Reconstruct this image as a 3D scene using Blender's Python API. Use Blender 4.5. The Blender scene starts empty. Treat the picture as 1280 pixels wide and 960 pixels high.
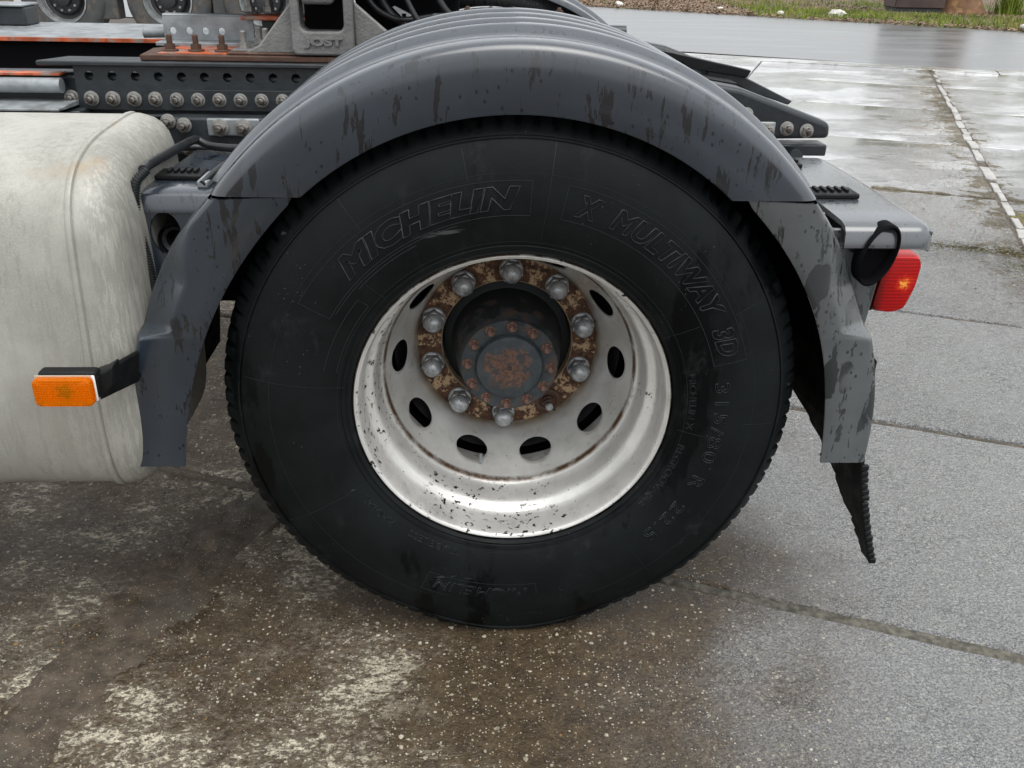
import bpy, bmesh, math, random
import numpy as np
from mathutils import Vector, Matrix, noise
random.seed(7)
PI = math.pi
sc = bpy.context.scene
COL = sc.collection

# ------------------------------------------------------------------ camera
def camera():
    pitch, yaw, roll = map(math.radians, (26.11, 2.94, 1.205))
    R = Matrix.Rotation(-yaw, 3, 'Z') @ Matrix.Rotation(PI/2 - pitch, 3, 'X') @ Matrix.Rotation(roll, 3, 'Z')
    cd = bpy.data.cameras.new('camera'); cam = bpy.data.objects.new('camera', cd); COL.objects.link(cam)
    cd.sensor_width = 36; cd.lens = 36*1140/1280; cd.clip_start = 0.02; cd.clip_end = 2000
    cam.matrix_world = Matrix.Translation((-.0805, -1.511, 1.309)) @ R.to_4x4()
    sc.camera = cam
camera()
# ------------------------------------------------------------------ light
SUN_EL, SUN_AZ = 70, 150          # degrees; azimuth measured clockwise from +y
def lighting():
    w = bpy.data.worlds.new('World'); sc.world = w; w.use_nodes = True
    nt = w.node_tree; nt.nodes.clear()
    out = nt.nodes.new('ShaderNodeOutputWorld'); bg = nt.nodes.new('ShaderNodeBackground')
    sky = nt.nodes.new('ShaderNodeTexSky'); sky.sky_type = 'NISHITA'; sky.sun_disc = False
    sky.sun_elevation = math.radians(SUN_EL); sky.sun_rotation = math.radians(SUN_AZ)
    sky.dust_density = 6; sky.air_density = 1.2; sky.ozone_density = 1
    hs = nt.nodes.new('ShaderNodeHueSaturation'); hs.inputs['Saturation'].default_value = .22
    nt.links.new(sky.outputs[0], hs.inputs['Color'])
    # closed cloud cover: an even pale layer with soft variation over the clear-sky gradient
    tc = nt.nodes.new('ShaderNodeTexCoord'); nz = nt.nodes.new('ShaderNodeTexNoise'); nt.links.new(tc.outputs['Generated'], nz.inputs[0])
    nz.inputs['Scale'].default_value = 2.2; nz.inputs['Detail'].default_value = 5
    cl = nt.nodes.new('ShaderNodeMix'); cl.data_type = 'RGBA'; cl.inputs[6].default_value = (3.9, 4.1, 4.3, 1); cl.inputs[7].default_value = (5.6, 5.7, 5.8, 1)
    nt.links.new(nz.outputs['Fac'], cl.inputs[0])
    mx = nt.nodes.new('ShaderNodeMix'); mx.data_type = 'RGBA'; mx.inputs[0].default_value = .7
    nt.links.new(hs.outputs[0], mx.inputs[6]); nt.links.new(cl.outputs[2], mx.inputs[7]); nt.links.new(mx.outputs[2], bg.inputs[0])
    bg.inputs[1].default_value = .15
    nt.links.new(bg.outputs[0], out.inputs[0])
    ld = bpy.data.lights.new('sun', 'SUN'); ld.energy = .8; ld.angle = math.radians(50); ld.color = (1, .975, .94)
    s = bpy.data.objects.new('sun', ld); COL.objects.link(s)
    a, e = math.radians(SUN_AZ), math.radians(SUN_EL)
    d = Vector((math.sin(a)*math.cos(e), math.cos(a)*math.cos(e), math.sin(e)))
    s.rotation_euler = d.to_track_quat('Z', 'Y').to_euler(); s.location = (0, 0, 30)
lighting()
sc.view_settings.view_transform = 'Standard'; sc.view_settings.look = 'None'
sc.view_settings.gamma = 1; sc.view_settings.exposure = .88
sc.cycles.max_bounces = 8

# ------------------------------------------------------------------ node helpers
class NT:
    def __init__(s, name, coord='Object'):
        s.m = bpy.data.materials.new(name); s.m.use_nodes = True; s.t = s.m.node_tree; s.t.nodes.clear()
        s.out = s.n('OutputMaterial'); s.b = s.n('BsdfPrincipled'); s.l(s.b.outputs[0], s.out.inputs[0])
        tc = s.n('TexCoord'); s.co = tc.outputs[coord]
    def n(s, k, **kw):
        nd = s.t.nodes.new('ShaderNode'+k)
        for a, b in kw.items(): setattr(nd, a, b)
        return nd
    def l(s, a, b): s.t.links.new(a, b)
    def put(s, sock, v):
        if isinstance(v, bpy.types.NodeSocket): s.l(v, sock)
        elif isinstance(v, tuple) and len(v) == 3 and sock.type == 'RGBA': sock.default_value = (*v, 1)
        else: sock.default_value = v
    def map(s, scale=(1, 1, 1), loc=(0, 0, 0), rot=(0, 0, 0), co=None):
        nd = s.n('Mapping'); s.l(co or s.co, nd.inputs[0])
        nd.inputs['Scale'].default_value = scale; nd.inputs['Location'].default_value = loc; nd.inputs['Rotation'].default_value = rot
        return nd.outputs[0]
    def noise(s, scale, detail=4, rough=.55, co=None, dist=0):
        nd = s.n('TexNoise'); s.l(co or s.co, nd.inputs[0]); nd.inputs['Scale'].default_value = scale
        nd.inputs['Detail'].default_value = detail; nd.inputs['Roughness'].default_value = rough; nd.inputs['Distortion'].default_value = dist
        return nd.outputs['Fac']
    def vor(s, scale, feature='F1', co=None, out='Distance', rnd=1):
        nd = s.n('TexVoronoi', feature=feature); s.l(co or s.co, nd.inputs['Vector']); nd.inputs['Scale'].default_value = scale
        nd.inputs['Randomness'].default_value = rnd
        return nd.outputs[out]
    def ramp(s, v, a, b, lo=0., hi=1., smooth=True):
        nd = s.n('MapRange'); nd.interpolation_type = 'SMOOTHSTEP' if smooth else 'LINEAR'
        s.l(v, nd.inputs[0]); nd.inputs[1].default_value = a; nd.inputs[2].default_value = b
        nd.inputs[3].default_value = lo; nd.inputs[4].default_value = hi
        return nd.outputs[0]
    def mix(s, f, a, b):
        nd = s.n('Mix', data_type='RGBA'); s.put(nd.inputs[0], f); s.put(nd.inputs[6], a); s.put(nd.inputs[7], b)
        return nd.outputs[2]
    def mth(s, op, a, b=0., c=0.):
        nd = s.n('Math', operation=op); s.put(nd.inputs[0], a); s.put(nd.inputs[1], b); s.put(nd.inputs[2], c)
        return nd.outputs[0]
    def xyz(s, co=None):
        nd = s.n('SeparateXYZ'); s.l(co or s.co, nd.inputs[0]); return nd.outputs
    def bump(s, h, strength=.5, dist=.01, prev=None):
        nd = s.n('Bump'); s.l(h, nd.inputs['Height']); nd.inputs['Strength'].default_value = strength; nd.inputs['Distance'].default_value = dist
        if prev: s.l(prev, nd.inputs['Normal'])
        s.l(nd.outputs[0], s.b.inputs['Normal']); return nd.outputs[0]
    def set(s, **kw):
        nm = dict(col='Base Color', rough='Roughness', metal='Metallic', spec='Specular IOR Level', coat='Coat Weight',
                  coatr='Coat Roughness', trans='Transmission Weight', ior='IOR', em='Emission Color', ems='Emission Strength')
        for k, v in kw.items(): s.put(s.b.inputs[nm[k]], v)
        return s

M = {}
def simple(name, col, rough=.5, metal=0., var=.25, scale=12, bump=0., bscale=80, dirt=None, drel=.5):
    t = NT(name); f = t.noise(scale, 6, .6)
    c = t.mix(t.ramp(f, .3, .7), tuple(x*(1-var) for x in col), tuple(min(1, x*(1+var)) for x in col))
    if dirt:
        d = t.noise(scale*.6, 8, .7, co=t.map(loc=(3.1, 7.7, 1.3)))
        c = t.mix(t.ramp(d, drel, drel+.14), c, dirt)
    t.set(col=c, rough=t.ramp(t.noise(scale*2, 5), .3, .7, rough*.75, min(1, rough*1.25)), metal=metal)
    if bump: t.bump(t.noise(bscale, 4), bump, .003)
    M[name] = t.m; return t.m

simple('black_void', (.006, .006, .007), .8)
simple('black_rubber', (.005, .0055, .006), .55, bump=.3)
simple('hose_rubber', (.012, .014, .016), .35, bump=.2)
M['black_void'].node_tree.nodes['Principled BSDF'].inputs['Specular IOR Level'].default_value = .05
M['black_rubber'].node_tree.nodes['Principled BSDF'].inputs['Specular IOR Level'].default_value = .25
simple('dark_steel', (.022, .027, .031), .42, dirt=(.06, .056, .048), drel=.6, bump=.25)
simple('rail_paint', (.014, .018, .022), .38, dirt=(.045, .043, .038), drel=.58, bump=.2)
simple('cast_grey', (.16, .16, .155), .5, bump=.6, bscale=160, dirt=(.07, .04, .025), drel=.62)
simple('bolt_steel', (.26, .255, .24), .4, .35, dirt=(.06, .045, .035), drel=.5, scale=40)
simple('galv_steel', (.26, .28, .29), .45, .3, dirt=(.14, .14, .13), drel=.55, scale=20, bump=.2)
simple('rusty_steel', (.07, .035, .022), .75, dirt=(.16, .09, .06), drel=.52, scale=30, bump=.5)
simple('orange_paint', (.42, .085, .025), .5, dirt=(.24, .20, .17), drel=.48, scale=38, var=.4)
simple('nut_steel', (.34, .35, .36), .33, .45, dirt=(.2, .19, .18), drel=.6, scale=60, bump=.15, bscale=200)
simple('dark_iron', (.018, .018, .02), .55, bump=.4)
simple('white_plastic', (.7, .7, .68), .4)
simple('road_asphalt', (.075, .078, .08), .3, scale=2)
simple('stone_white', (.55, .53, .48), .7, scale=6)
simple('bark', (.16, .085, .04), .85, scale=9, bump=.9, bscale=18, dirt=(.3, .17, .07), drel=.5)
simple('cabinet_brown', (.07, .045, .04), .5, scale=3)
simple('moss', (.11, .10, .03), .9, scale=45, var=.5, dirt=(.07, .05, .03), drel=.48, bump=.6)
simple('leaf_brown', (.22, .15, .10), .8, scale=3)
simple('grass', (.15, .20, .02), .6, scale=1.2, var=.5, dirt=(.28, .25, .06), drel=.48)
simple('trailer_paint', (.02, .02, .022), .6)
simple('trailer_tyre', (.05, .052, .052), .7, scale=10, dirt=(.10, .08, .06), drel=.5)
simple('trailer_rim', (.3, .32, .32), .4, .4)
simple('brass_grime', (.3, .26, .17), .5, scale=6)
simple('sand', (.095, .088, .07), .8, scale=70, var=.55, bump=.9, bscale=140, dirt=(.05, .044, .033), drel=.5)
simple('grit', (.2, .17, .13), .7, scale=40, var=.6)
simple('curb_stone', (.36, .35, .33), .45, scale=14, bump=.5, bscale=60)

def m_tyre():
    t = NT('tyre_rubber'); f = t.noise(7, 6, .6); st = t.noise(5, 7, .65, co=t.map((1, 1, .35)))
    c = t.mix(t.ramp(f, .35, .65), (.0038, .0050, .0054), (.0072, .0092, .0096))
    wet = t.ramp(st, .55, .60)
    c = t.mix(wet, c, (.002, .0026, .003))
    dust = t.ramp(t.noise(13, 9, .75, co=t.map((1, 1, .6), (4, 2, 9))), .56, .72, 0, .8)
    c = t.mix(dust, c, (.017, .020, .021))
    scr = t.mth('MULTIPLY', t.ramp(t.noise(60, 3, .5, co=t.map((.15, 1, 1), rot=(0, .6, 0))), .68, .72), t.ramp(t.noise(5, 3, co=t.map(loc=(1, 1, 7))), .55, .62))
    c = t.mix(scr, c, (.06, .065, .065))
    sp = t.ramp(t.vor(95), .06, .09, 1, 0); spm = t.ramp(t.noise(9, 3, co=t.map(loc=(8, 8, 8))), .56, .62)
    c = t.mix(t.mth('MULTIPLY', sp, spm), c, (.1, .1, .09))
    t.set(col=c, rough=t.ramp(wet, 0, 1, .55, .34), spec=.15)
    b = t.bump(t.noise(220, 3), .25, .001); t.bump(t.noise(40, 4), .12, .003, b)
    M['tyre'] = t.m
    t = NT('tyre_letters'); t.set(col=(.014, .018, .020), rough=.38, spec=.36); M['letters'] = t.m
m_tyre()

def m_fender(name, base, spots, big, ior=1.5):
    t = NT(name)
    f = t.noise(6, 6, .6)
    c = t.mix(t.ramp(f, .3, .7), tuple(x*.8 for x in base), tuple(x*1.2 for x in base))
    # scuffs
    sc_ = t.ramp(t.noise(30, 8, .8, co=t.map((1, 1, 1), (2, 5, 1))), .6, .8, 0, .5)
    c = t.mix(sc_, c, tuple(x*1.7 for x in base))
    # streaks of water, long and thin vertically
    s1 = t.noise(52, 4, .65, co=t.map((1, 1, .20)), dist=.35)
    s2 = t.noise(7, 3, .6, co=t.map((1, 1, .9), (5, 1, 3)))
    st = t.mth('MULTIPLY', t.ramp(s1, .575, .60), t.ramp(s2, .34, .44))
    s3 = t.noise(12, 4, .6, co=t.map((1, 1, .3), (9, 1, 4)), dist=.4)
    s3 = t.ramp(s3, .64, .66)
    dots = t.mth('MULTIPLY', t.ramp(t.vor(75, co=t.map((1, 1, .7))), .17, .20, 1, 0), t.ramp(t.noise(11, 3, co=t.map(loc=(6, 6, 2))), .46, .52))
    wet = t.mth('MAXIMUM', st if big else t.mth('MAXIMUM', st, s3), dots)
    if big:
        v = t.vor(19, co=t.map((1, 1, .42), (1, 2, 3)), out='Distance')
        v = t.mth('ADD', v, t.ramp(t.noise(30, 3), .3, .7, -.04, .05))
        wet = t.mth('MAXIMUM', wet, t.mth('MULTIPLY', t.ramp(v, .33, .36, 1, 0), t.ramp(t.noise(6, 2, co=t.map(loc=(5, 1, 3))), .40, .46)))
    c = t.mix(wet, c, spots)
    t.set(col=c, rough=t.ramp(wet, 0, 1, .34, .2), spec=.5, coat=.8, coatr=t.ramp(wet, 0, 1, .16, .07)); t.b.inputs['Coat IOR'].default_value = ior
    b = t.bump(t.noise(260, 2), .12, .001); t.bump(t.noise(9, 3), .12, .01, b)
    M[name] = t.m
m_fender('fender_plastic', (.015, .023, .034), (.003, .005, .009), False, 1.66)
m_fender('shelf_plastic', (.05, .056, .063), (.03, .034, .04), False, 1.85)  # paler copy of the guard plastic, base lifted for the wet sky sheen
m_fender('fender_faded', (.075, .082, .085), (.018, .021, .023), True)

def m_rim():
    t = NT('rim_paint'); x, y, z = t.xyz()[:3]
    r = t.mth('SQRT', t.mth('ADD', t.mth('MULTIPLY', x, x), t.mth('MULTIPLY', z, z)))
    f = t.noise(9, 7, .65)
    c = t.mix(t.ramp(f, .3, .75), (.55, .545, .52), (.72, .715, .69))
    drt = t.ramp(t.noise(22, 8, .75, co=t.map(loc=(2, 2, 2))), .5, .8, 0, .6)
    c = t.mix(drt, c, (.25, .21, .16))
    # rusty seam where disc meets barrel
    seam = t.mth('MULTIPLY', t.ramp(y, .139, .145), t.ramp(y, .151, .158, 1, 0))
    seam = t.mth('MULTIPLY', seam, t.ramp(t.noise(14, 6, .7, co=t.map(loc=(7, 0, 0))), .36, .56, .25, 1))
    c = t.mix(seam, c, (.10, .055, .028))
    # dark chipped flange edge
    edge = t.mth('MULTIPLY', t.ramp(r, .2945, .2965), t.ramp(t.noise(25, 6, .7), .35, .5, .3, 1))
    c = t.mix(edge, c, (.09, .065, .045))
    # grime towards the mounting face
    g = t.ramp(y, .268, .300); g = t.mth('MULTIPLY', g, t.ramp(t.noise(30, 5), .3, .6, .5, 1))
    c = t.mix(g, c, (.23, .17, .10))
    # chips, clustered
    ch = t.ramp(t.noise(95, 3, .55), .60, .615)
    cl = t.ramp(t.noise(6.5, 4, .6, co=t.map(loc=(1.7, .4, 2.2))), .49, .56)
    zone = t.ramp(r, .250, .262)
    chips = t.mth('MULTIPLY', t.mth('MULTIPLY', ch, cl), zone)
    few = t.mth('MULTIPLY', t.ramp(t.vor(60), .075, .09, 1, 0), t.ramp(t.noise(13, 2, co=t.map(loc=(3, 3, 1))), .52, .56))
    chips = t.mth('MAXIMUM', chips, few)
    c = t.mix(chips, c, (.02, .018, .016))
    t.set(col=c, rough=t.ramp(f, .3, .7, .27, .38), metal=.45, spec=.5)
    t.bump(t.mth('SUBTRACT', t.noise(120, 3), t.mth('MULTIPLY', chips, 1.0)), .25, .0015)
    M['rim'] = t.m
    t = NT('rust_face')
    f = t.noise(70, 8, .75); c = t.mix(t.ramp(f, .35, .65), (.022, .011, .007), (.13, .058, .028))
    x, y, z = t.xyz()[:3]
    ang = t.mth('ARCTAN2', z, x)
    # tan flakes left between the nut seats
    lobe = t.mth('COSINE', t.mth('MULTIPLY_ADD', ang, 10., -10*math.radians(88)+PI))
    fl = t.mth('ADD', t.mth('MULTIPLY', lobe, .11), t.noise(75, 8, .75, co=t.map(loc=(4, 4, 4))))
    c = t.mix(t.ramp(fl, .585, .64), c, (.42, .29, .17))
    rr = t.mth('SQRT', t.mth('ADD', t.mth('MULTIPLY', x, x), t.mth('MULTIPLY', z, z)))
    c = t.mix(t.ramp(rr, .1435, .1415, 1, 0) if False else t.ramp(rr, .141, .1435, 1, 0), c, (.36, .27, .17))
    t.set(col=c, rough=.8); t.bump(f, .8, .003); M['rust_face'] = t.m
    t = NT('hub_iron'); f = t.noise(40, 7, .7); x, y, z = t.xyz()[:3]
    rr = t.mth('SQRT', t.mth('ADD', t.mth('MULTIPLY', x, x), t.mth('MULTIPLY', z, z)))
    rr = t.mth('ADD', rr, t.ramp(t.noise(25, 5), .3, .7, -.014, .014))
    c = t.mix(t.ramp(f, .4, .65), (.024, .032, .038), (.045, .055, .058))
    m = t.mth('MULTIPLY', t.ramp(rr, .040, .05, 1, 0), t.ramp(f, .36, .56))
    c = t.mix(m, c, t.mix(t.ramp(t.noise(150, 4, .8), .4, .6), (.05, .028, .02), (.14, .07, .045)))
    c = t.mix(t.mth('MULTIPLY', t.mth('MULTIPLY', t.ramp(rr, .084, .094), t.ramp(rr, .100, .106, 1, 0)), t.ramp(f, .45, .6)), c, (.07, .04, .028))
    c = t.mix(t.ramp(rr, .101, .108), c, (.010, .012, .014))  # recess behind the flange: its deep shade put into the colour
    t.set(col=c, rough=.6); t.bump(f, .4, .002); M['hub_iron'] = t.m
    t = NT('axle_bolt'); t.set(col=t.mix(t.ramp(t.noise(80, 4), .4, .6), (.17, .085, .06), (.06, .04, .035)), rough=.6); M['axle_bolt'] = t.m
m_rim()

def m_tank():
    t = NT('tank_aluminium'); x, y, z = t.xyz()[:3]
    f = t.noise(5, 7, .65)
    c = t.mix(t.ramp(f, .3, .7), (.31, .305, .272), (.40, .395, .355))
    gr = t.noise(330, 4, .8); c = t.mix(t.ramp(gr, .35, .65, .55, 0), c, (.24, .235, .2))
    st = t.noise(26, 6, .7, co=t.map((1, 1, .09)), dist=.4)
    c = t.mix(t.ramp(st, .45, .68, 0, .5), c, (.27, .26, .22))
    st2 = t.noise(70, 5, .7, co=t.map((1, 1, .10), (3, 1, 0)))
    c = t.mix(t.ramp(st2, .52, .60, 0, .5), c, (.25, .24, .21))
    run = t.noise(11, 6, .6, co=t.map((1, 1, .14), (7, 2, 0)), dist=.5)
    c = t.mix(t.ramp(run, .57, .6, 0, .35), c, (.22, .21, .18))
    pat = t.ramp(t.noise(3, 5, .6, co=t.map(loc=(4, 1, 8))), .45, .65, 0, .35)
    c = t.mix(pat, c, (.58, .57, .52))
    endf = t.mth('MULTIPLY', t.ramp(x, -.73, -.70), t.ramp(t.noise(150, 4, .6, co=t.map((1, 1, .10), (3, 1, 0))), .45, .53))
    c = t.mix(t.mth('MULTIPLY', endf, .38), c, (.17, .17, .155))
    stain = t.mth('MULTIPLY', t.ramp(t.noise(5, 5, .6, co=t.map(loc=(.2, 6, 1))), .56, .66), t.ramp(z, .93, .97))
    c = t.mix(stain, c, (.33, .24, .14))
    t.set(col=c, rough=t.ramp(st2, .4, .65, .42, .6), metal=.15)
    b = t.bump(t.noise(160, 4), .2, .001); t.bump(t.noise(4, 2), .25, .012, b)
    M['tank'] = t.m
m_tank()

def m_ground():
    # slab concrete: exposed aggregate, wet, mossy and stained
    t = NT('wet_concrete')
    g = t.n('NewGeometry').outputs['Position']; oi = t.n('ObjectInfo').outputs['Random']
    t.co = g; x, y, z = t.xyz()[:3]
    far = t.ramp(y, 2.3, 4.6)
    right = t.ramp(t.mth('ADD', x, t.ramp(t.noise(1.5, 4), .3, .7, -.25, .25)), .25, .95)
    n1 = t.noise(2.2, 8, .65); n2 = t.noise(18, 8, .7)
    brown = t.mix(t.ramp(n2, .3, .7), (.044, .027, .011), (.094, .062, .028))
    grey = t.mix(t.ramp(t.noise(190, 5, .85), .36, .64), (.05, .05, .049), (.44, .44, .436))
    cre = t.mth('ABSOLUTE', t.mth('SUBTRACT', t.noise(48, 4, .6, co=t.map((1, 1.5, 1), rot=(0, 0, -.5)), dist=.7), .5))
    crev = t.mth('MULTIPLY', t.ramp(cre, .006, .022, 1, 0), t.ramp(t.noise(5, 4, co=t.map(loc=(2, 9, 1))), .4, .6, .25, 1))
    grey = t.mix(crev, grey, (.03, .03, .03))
    c = t.mix(right, brown, grey)  # brown partly paints in the truck's dark reflection, grey the slabs beyond
    # pale worn cement patches on the left
    w1 = t.noise(6, 9, .72, co=t.map((1, 1.5, 1), rot=(0, 0, -.85)), dist=.5)
    w2 = t.noise(52, 6, .75, co=t.map((1, 1.7, 1), rot=(0, 0, -.85)), dist=.7)
    w3 = t.vor(75, 'SMOOTH_F1', co=t.map((1, 1.7, 1), rot=(0, 0, -.5)))
    pm = t.mth('ADD', t.mth('MULTIPLY', w1, .5), t.mth('MULTIPLY', w2, .5))
    pm = t.mth('SUBTRACT', pm, t.ramp(w3, .0, .45, .05, -.03))
    pm = t.mth('ADD', pm, t.ramp(t.noise(2.0, 3, co=t.map(loc=(5.1, 2.2, 0))), .38, .62, -.10, .02))
    px = t.ramp(t.mth('ADD', x, t.ramp(t.noise(3, 4), .3, .7, -.2, .2)), -.45, -.05, 1, 0)
    patch = t.mth('MULTIPLY', t.ramp(pm, .530, .578), px)
    mott = t.mth('MULTIPLY', t.ramp(pm, .43, .53, 0, .75), px)
    c = t.mix(mott, c, (.17, .14, .10))
    patch = t.mth('MULTIPLY', patch, t.ramp(t.noise(170, 4, .7), .36, .5))
    c = t.mix(patch, c, (.66, .60, .46))
    # aggregate pebbles
    jit = t.n('VectorMath', operation='ADD')
    nv = t.n('TexNoise'); t.l(g, nv.inputs[0]); nv.inputs['Scale'].default_value = 90; nv.inputs['Detail'].default_value = 2
    sm = t.n('VectorMath', operation='SCALE'); t.l(nv.outputs['Color'], sm.inputs[0]); sm.inputs['Scale'].default_value = .008
    t.l(g, jit.inputs[0]); t.l(sm.outputs[0], jit.inputs[1])
    heb = None
    for sc_, th, dens, seed in ((85, .22, .70, 0), (170, .25, .68, 3), (45, .17, .70, 6), (300, .2, .86, 9)):
        v = t.n('TexVoronoi'); t.l(t.map(loc=(seed, seed*.7, 0), co=jit.outputs[0]), v.inputs['Vector']); v.inputs['Scale'].default_value = sc_
        cs = t.n('SeparateColor'); t.l(v.outputs['Color'], cs.inputs[0])
        m = t.mth('MULTIPLY', t.ramp(v.outputs['Distance'], th, th+.05, 1, 0), t.ramp(cs.outputs[0], dens, dens+.02))
        m = t.mth('MULTIPLY', m, t.ramp(t.noise(4.5, 4, co=t.map(loc=(seed, 1, 2))), .34, .56, .25, 1))
        pc = t.mix(cs.outputs[1], (.36, .31, .21), (.78, .72, .58))
        pc = t.mix(t.ramp(cs.outputs[2], .90, .92), pc, (.45, .24, .07))
        m2 = t.mth('MULTIPLY', m, t.ramp(far, 0, 1, 1, .2))
        c = t.mix(t.mth('MULTIPLY', m2, t.ramp(right, 0, 1, .85, .6)), c, pc)
        heb = m if heb is None else t.mth('MAXIMUM', heb, m)
    # far slabs smoother and cleaner
    fc = t.mix(t.ramp(t.noise(3, 6, .7), .35, .65), (.30, .30, .298), (.46, .46, .456))
    c = t.mix(far, c, fc)
    moss = t.ramp(t.noise(2.6, 7, .7, co=t.map(loc=(6, 5, 0))), .62, .7, 0, .55)
    c = t.mix(t.mth('MULTIPLY', moss, t.ramp(x, .9, 2)), c, (.11, .095, .06))
    # silt and litter washed against the long joint and one cross joint
    uu = t.mth('SUBTRACT', t.mth('MULTIPLY', x, .9304), t.mth('MULTIPLY', y, .3665))
    vv = t.mth('ADD', t.mth('MULTIPLY', x, .3665), t.mth('MULTIPLY', y, .9304))
    lum = t.noise(6, 8, .75, co=t.map((1, 1, 1), (3, 3, 3)))
    dl = t.mth('ABSOLUTE', t.mth('SUBTRACT', uu, 1.43)); band = t.ramp(t.mth('ADD', dl, t.ramp(lum, .35, .65, .17, -.12)), .06, .16, 1, 0)
    dv = t.mth('ABSOLUTE', t.mth('SUBTRACT', vv, 4.40)); band2 = t.mth('MULTIPLY', t.ramp(t.mth('ADD', dv, t.ramp(lum, .35, .65, .07, -.06)), .02, .07, 1, 0), t.ramp(uu, .3, .7))
    band = t.mth('MAXIMUM', t.mth('MULTIPLY', band, t.ramp(t.noise(1.3, 3, co=t.map(loc=(1, 4, 2))), .36, .48)), band2)
    band = t.mth('MULTIPLY', band, t.ramp(y, 1.8, 2.4))
    c = t.mix(band, c, t.mix(t.ramp(t.noise(60, 6, .8), .35, .65), (.045, .035, .018), (.20, .165, .10)))
    hs = t.n('HueSaturation'); t.l(c, hs.inputs['Color']); t.l(t.ramp(oi, 0, 1, .9, 1.1, False), hs.inputs['Value'])
    pud = t.ramp(t.noise(1.1, 5, .6, co=t.map((.8, 1.7, 1), (2.4, 1.2, 0), (0, 0, .37))), .44, .56)
    rough_near = t.mth('SUBTRACT', t.ramp(n2, .3, .7, .22, .42), t.mth('MULTIPLY', right, .1))
    rough_near = t.mth('ADD', rough_near, t.mth('MULTIPLY', patch, .3))
    rough_far = t.ramp(pud, 0, 1, .2, .08)
    mr = t.n('Mix', data_type='FLOAT'); t.l(far, mr.inputs[0]); t.l(rough_near, mr.inputs[2]); t.l(rough_far, mr.inputs[3])
    rg = t.mth('ADD', mr.outputs[0], t.mth('MULTIPLY', band, .5))
    t.set(col=hs.outputs[0], rough=rg, spec=.5, ior=1.5)
    t.set(coat=t.mth('MULTIPLY', t.ramp(right, 0, 1, .03, 1.0), t.ramp(band, 0, 1, 1, .1)), coatr=t.ramp(far, 0, 1, .09, .06)); t.put(t.b.inputs['Coat IOR'], 1.95)
    h = t.mth('ADD', t.mth('MULTIPLY', t.noise(130, 6, .7, co=t.map((1, 1.6, 1)), dist=.8), 1.3), t.mth('MULTIPLY', heb, .35))
    h = t.mth('ADD', h, t.mth('MULTIPLY', t.vor(55, 'SMOOTH_F1'), .5))
    h = t.mth('SUBTRACT', h, t.mth('MULTIPLY', crev, 2.2))
    h = t.mth('ADD', h, t.mth('MULTIPLY', t.mth('MULTIPLY', right, t.noise(42, 3, .6, co=t.map((1, 1.6, 1), rot=(0, 0, -.5)), dist=1.)), 2.2))
    h = t.mth('ADD', h, t.mth('MULTIPLY', patch, .4))
    h = t.mth('MULTIPLY', h, t.ramp(t.mth('MULTIPLY', far, t.ramp(pud, 0, 1, .6, 1)), 0, 1, 1, .04))
    bb = t.n('Bump'); t.l(h, bb.inputs['Height']); bb.inputs['Strength'].default_value = .9; t.l(t.ramp(right, 0, 1, .006, .011), bb.inputs['Distance'])
    t.l(bb.outputs[0], t.b.inputs['Normal']); t.l(bb.outputs[0], t.b.inputs['Coat Normal'])
    M['slab'] = t.m
    t = NT('joint_dirt'); n = t.noise(25, 9, .75)
    c = t.mix(t.ramp(n, .3, .7), (.035, .027, .018), (.11, .082, .055))
    c = t.mix(t.ramp(t.noise(3.4, 6, .7), .5, .65), c, (.06, .05, .036))
    v = t.n('TexVoronoi'); t.l(t.co, v.inputs['Vector']); v.inputs['Scale'].default_value = 190
    cs = t.n('SeparateColor'); t.l(v.outputs['Color'], cs.inputs[0])
    c = t.mix(t.mth('MULTIPLY', t.ramp(v.outputs['Distance'], .25, .3, 1, 0), t.ramp(cs.outputs[0], .75, .78)), c, (.3, .26, .2))
    t.set(col=c, rough=.6); t.bump(n, .8, .01); M['dirt'] = t.m
    t = NT('wet_asphalt'); n = t.noise(1.2, 6, .6, co=t.map((.3, 1.6, 1), rot=(0, 0, .42)))
    c = t.mix(t.ramp(t.noise(30, 6, .7), .35, .65), (.055, .058, .06), (.10, .103, .105))
    c = t.mix(t.ramp(n, .4, .65), c, (.15, .152, .152))
    t.set(col=c, rough=t.ramp(n, .35, .65, .3, .5), coat=.5, coatr=.25); t.bump(t.noise(50, 4), .25, .003); M['road'] = t.m
    t = NT('verge_soil'); n = t.noise(3, 9, .75)
    c = t.mix(t.ramp(n, .35, .65), (.10, .065, .04), (.2, .15, .1))
    c = t.mix(t.ramp(t.noise(.8, 4), .5, .6), c, (.10, .11, .03))
    t.set(col=c, rough=.9); t.bump(n, 1, .06); M['soil'] = t.m
m_ground()

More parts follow.
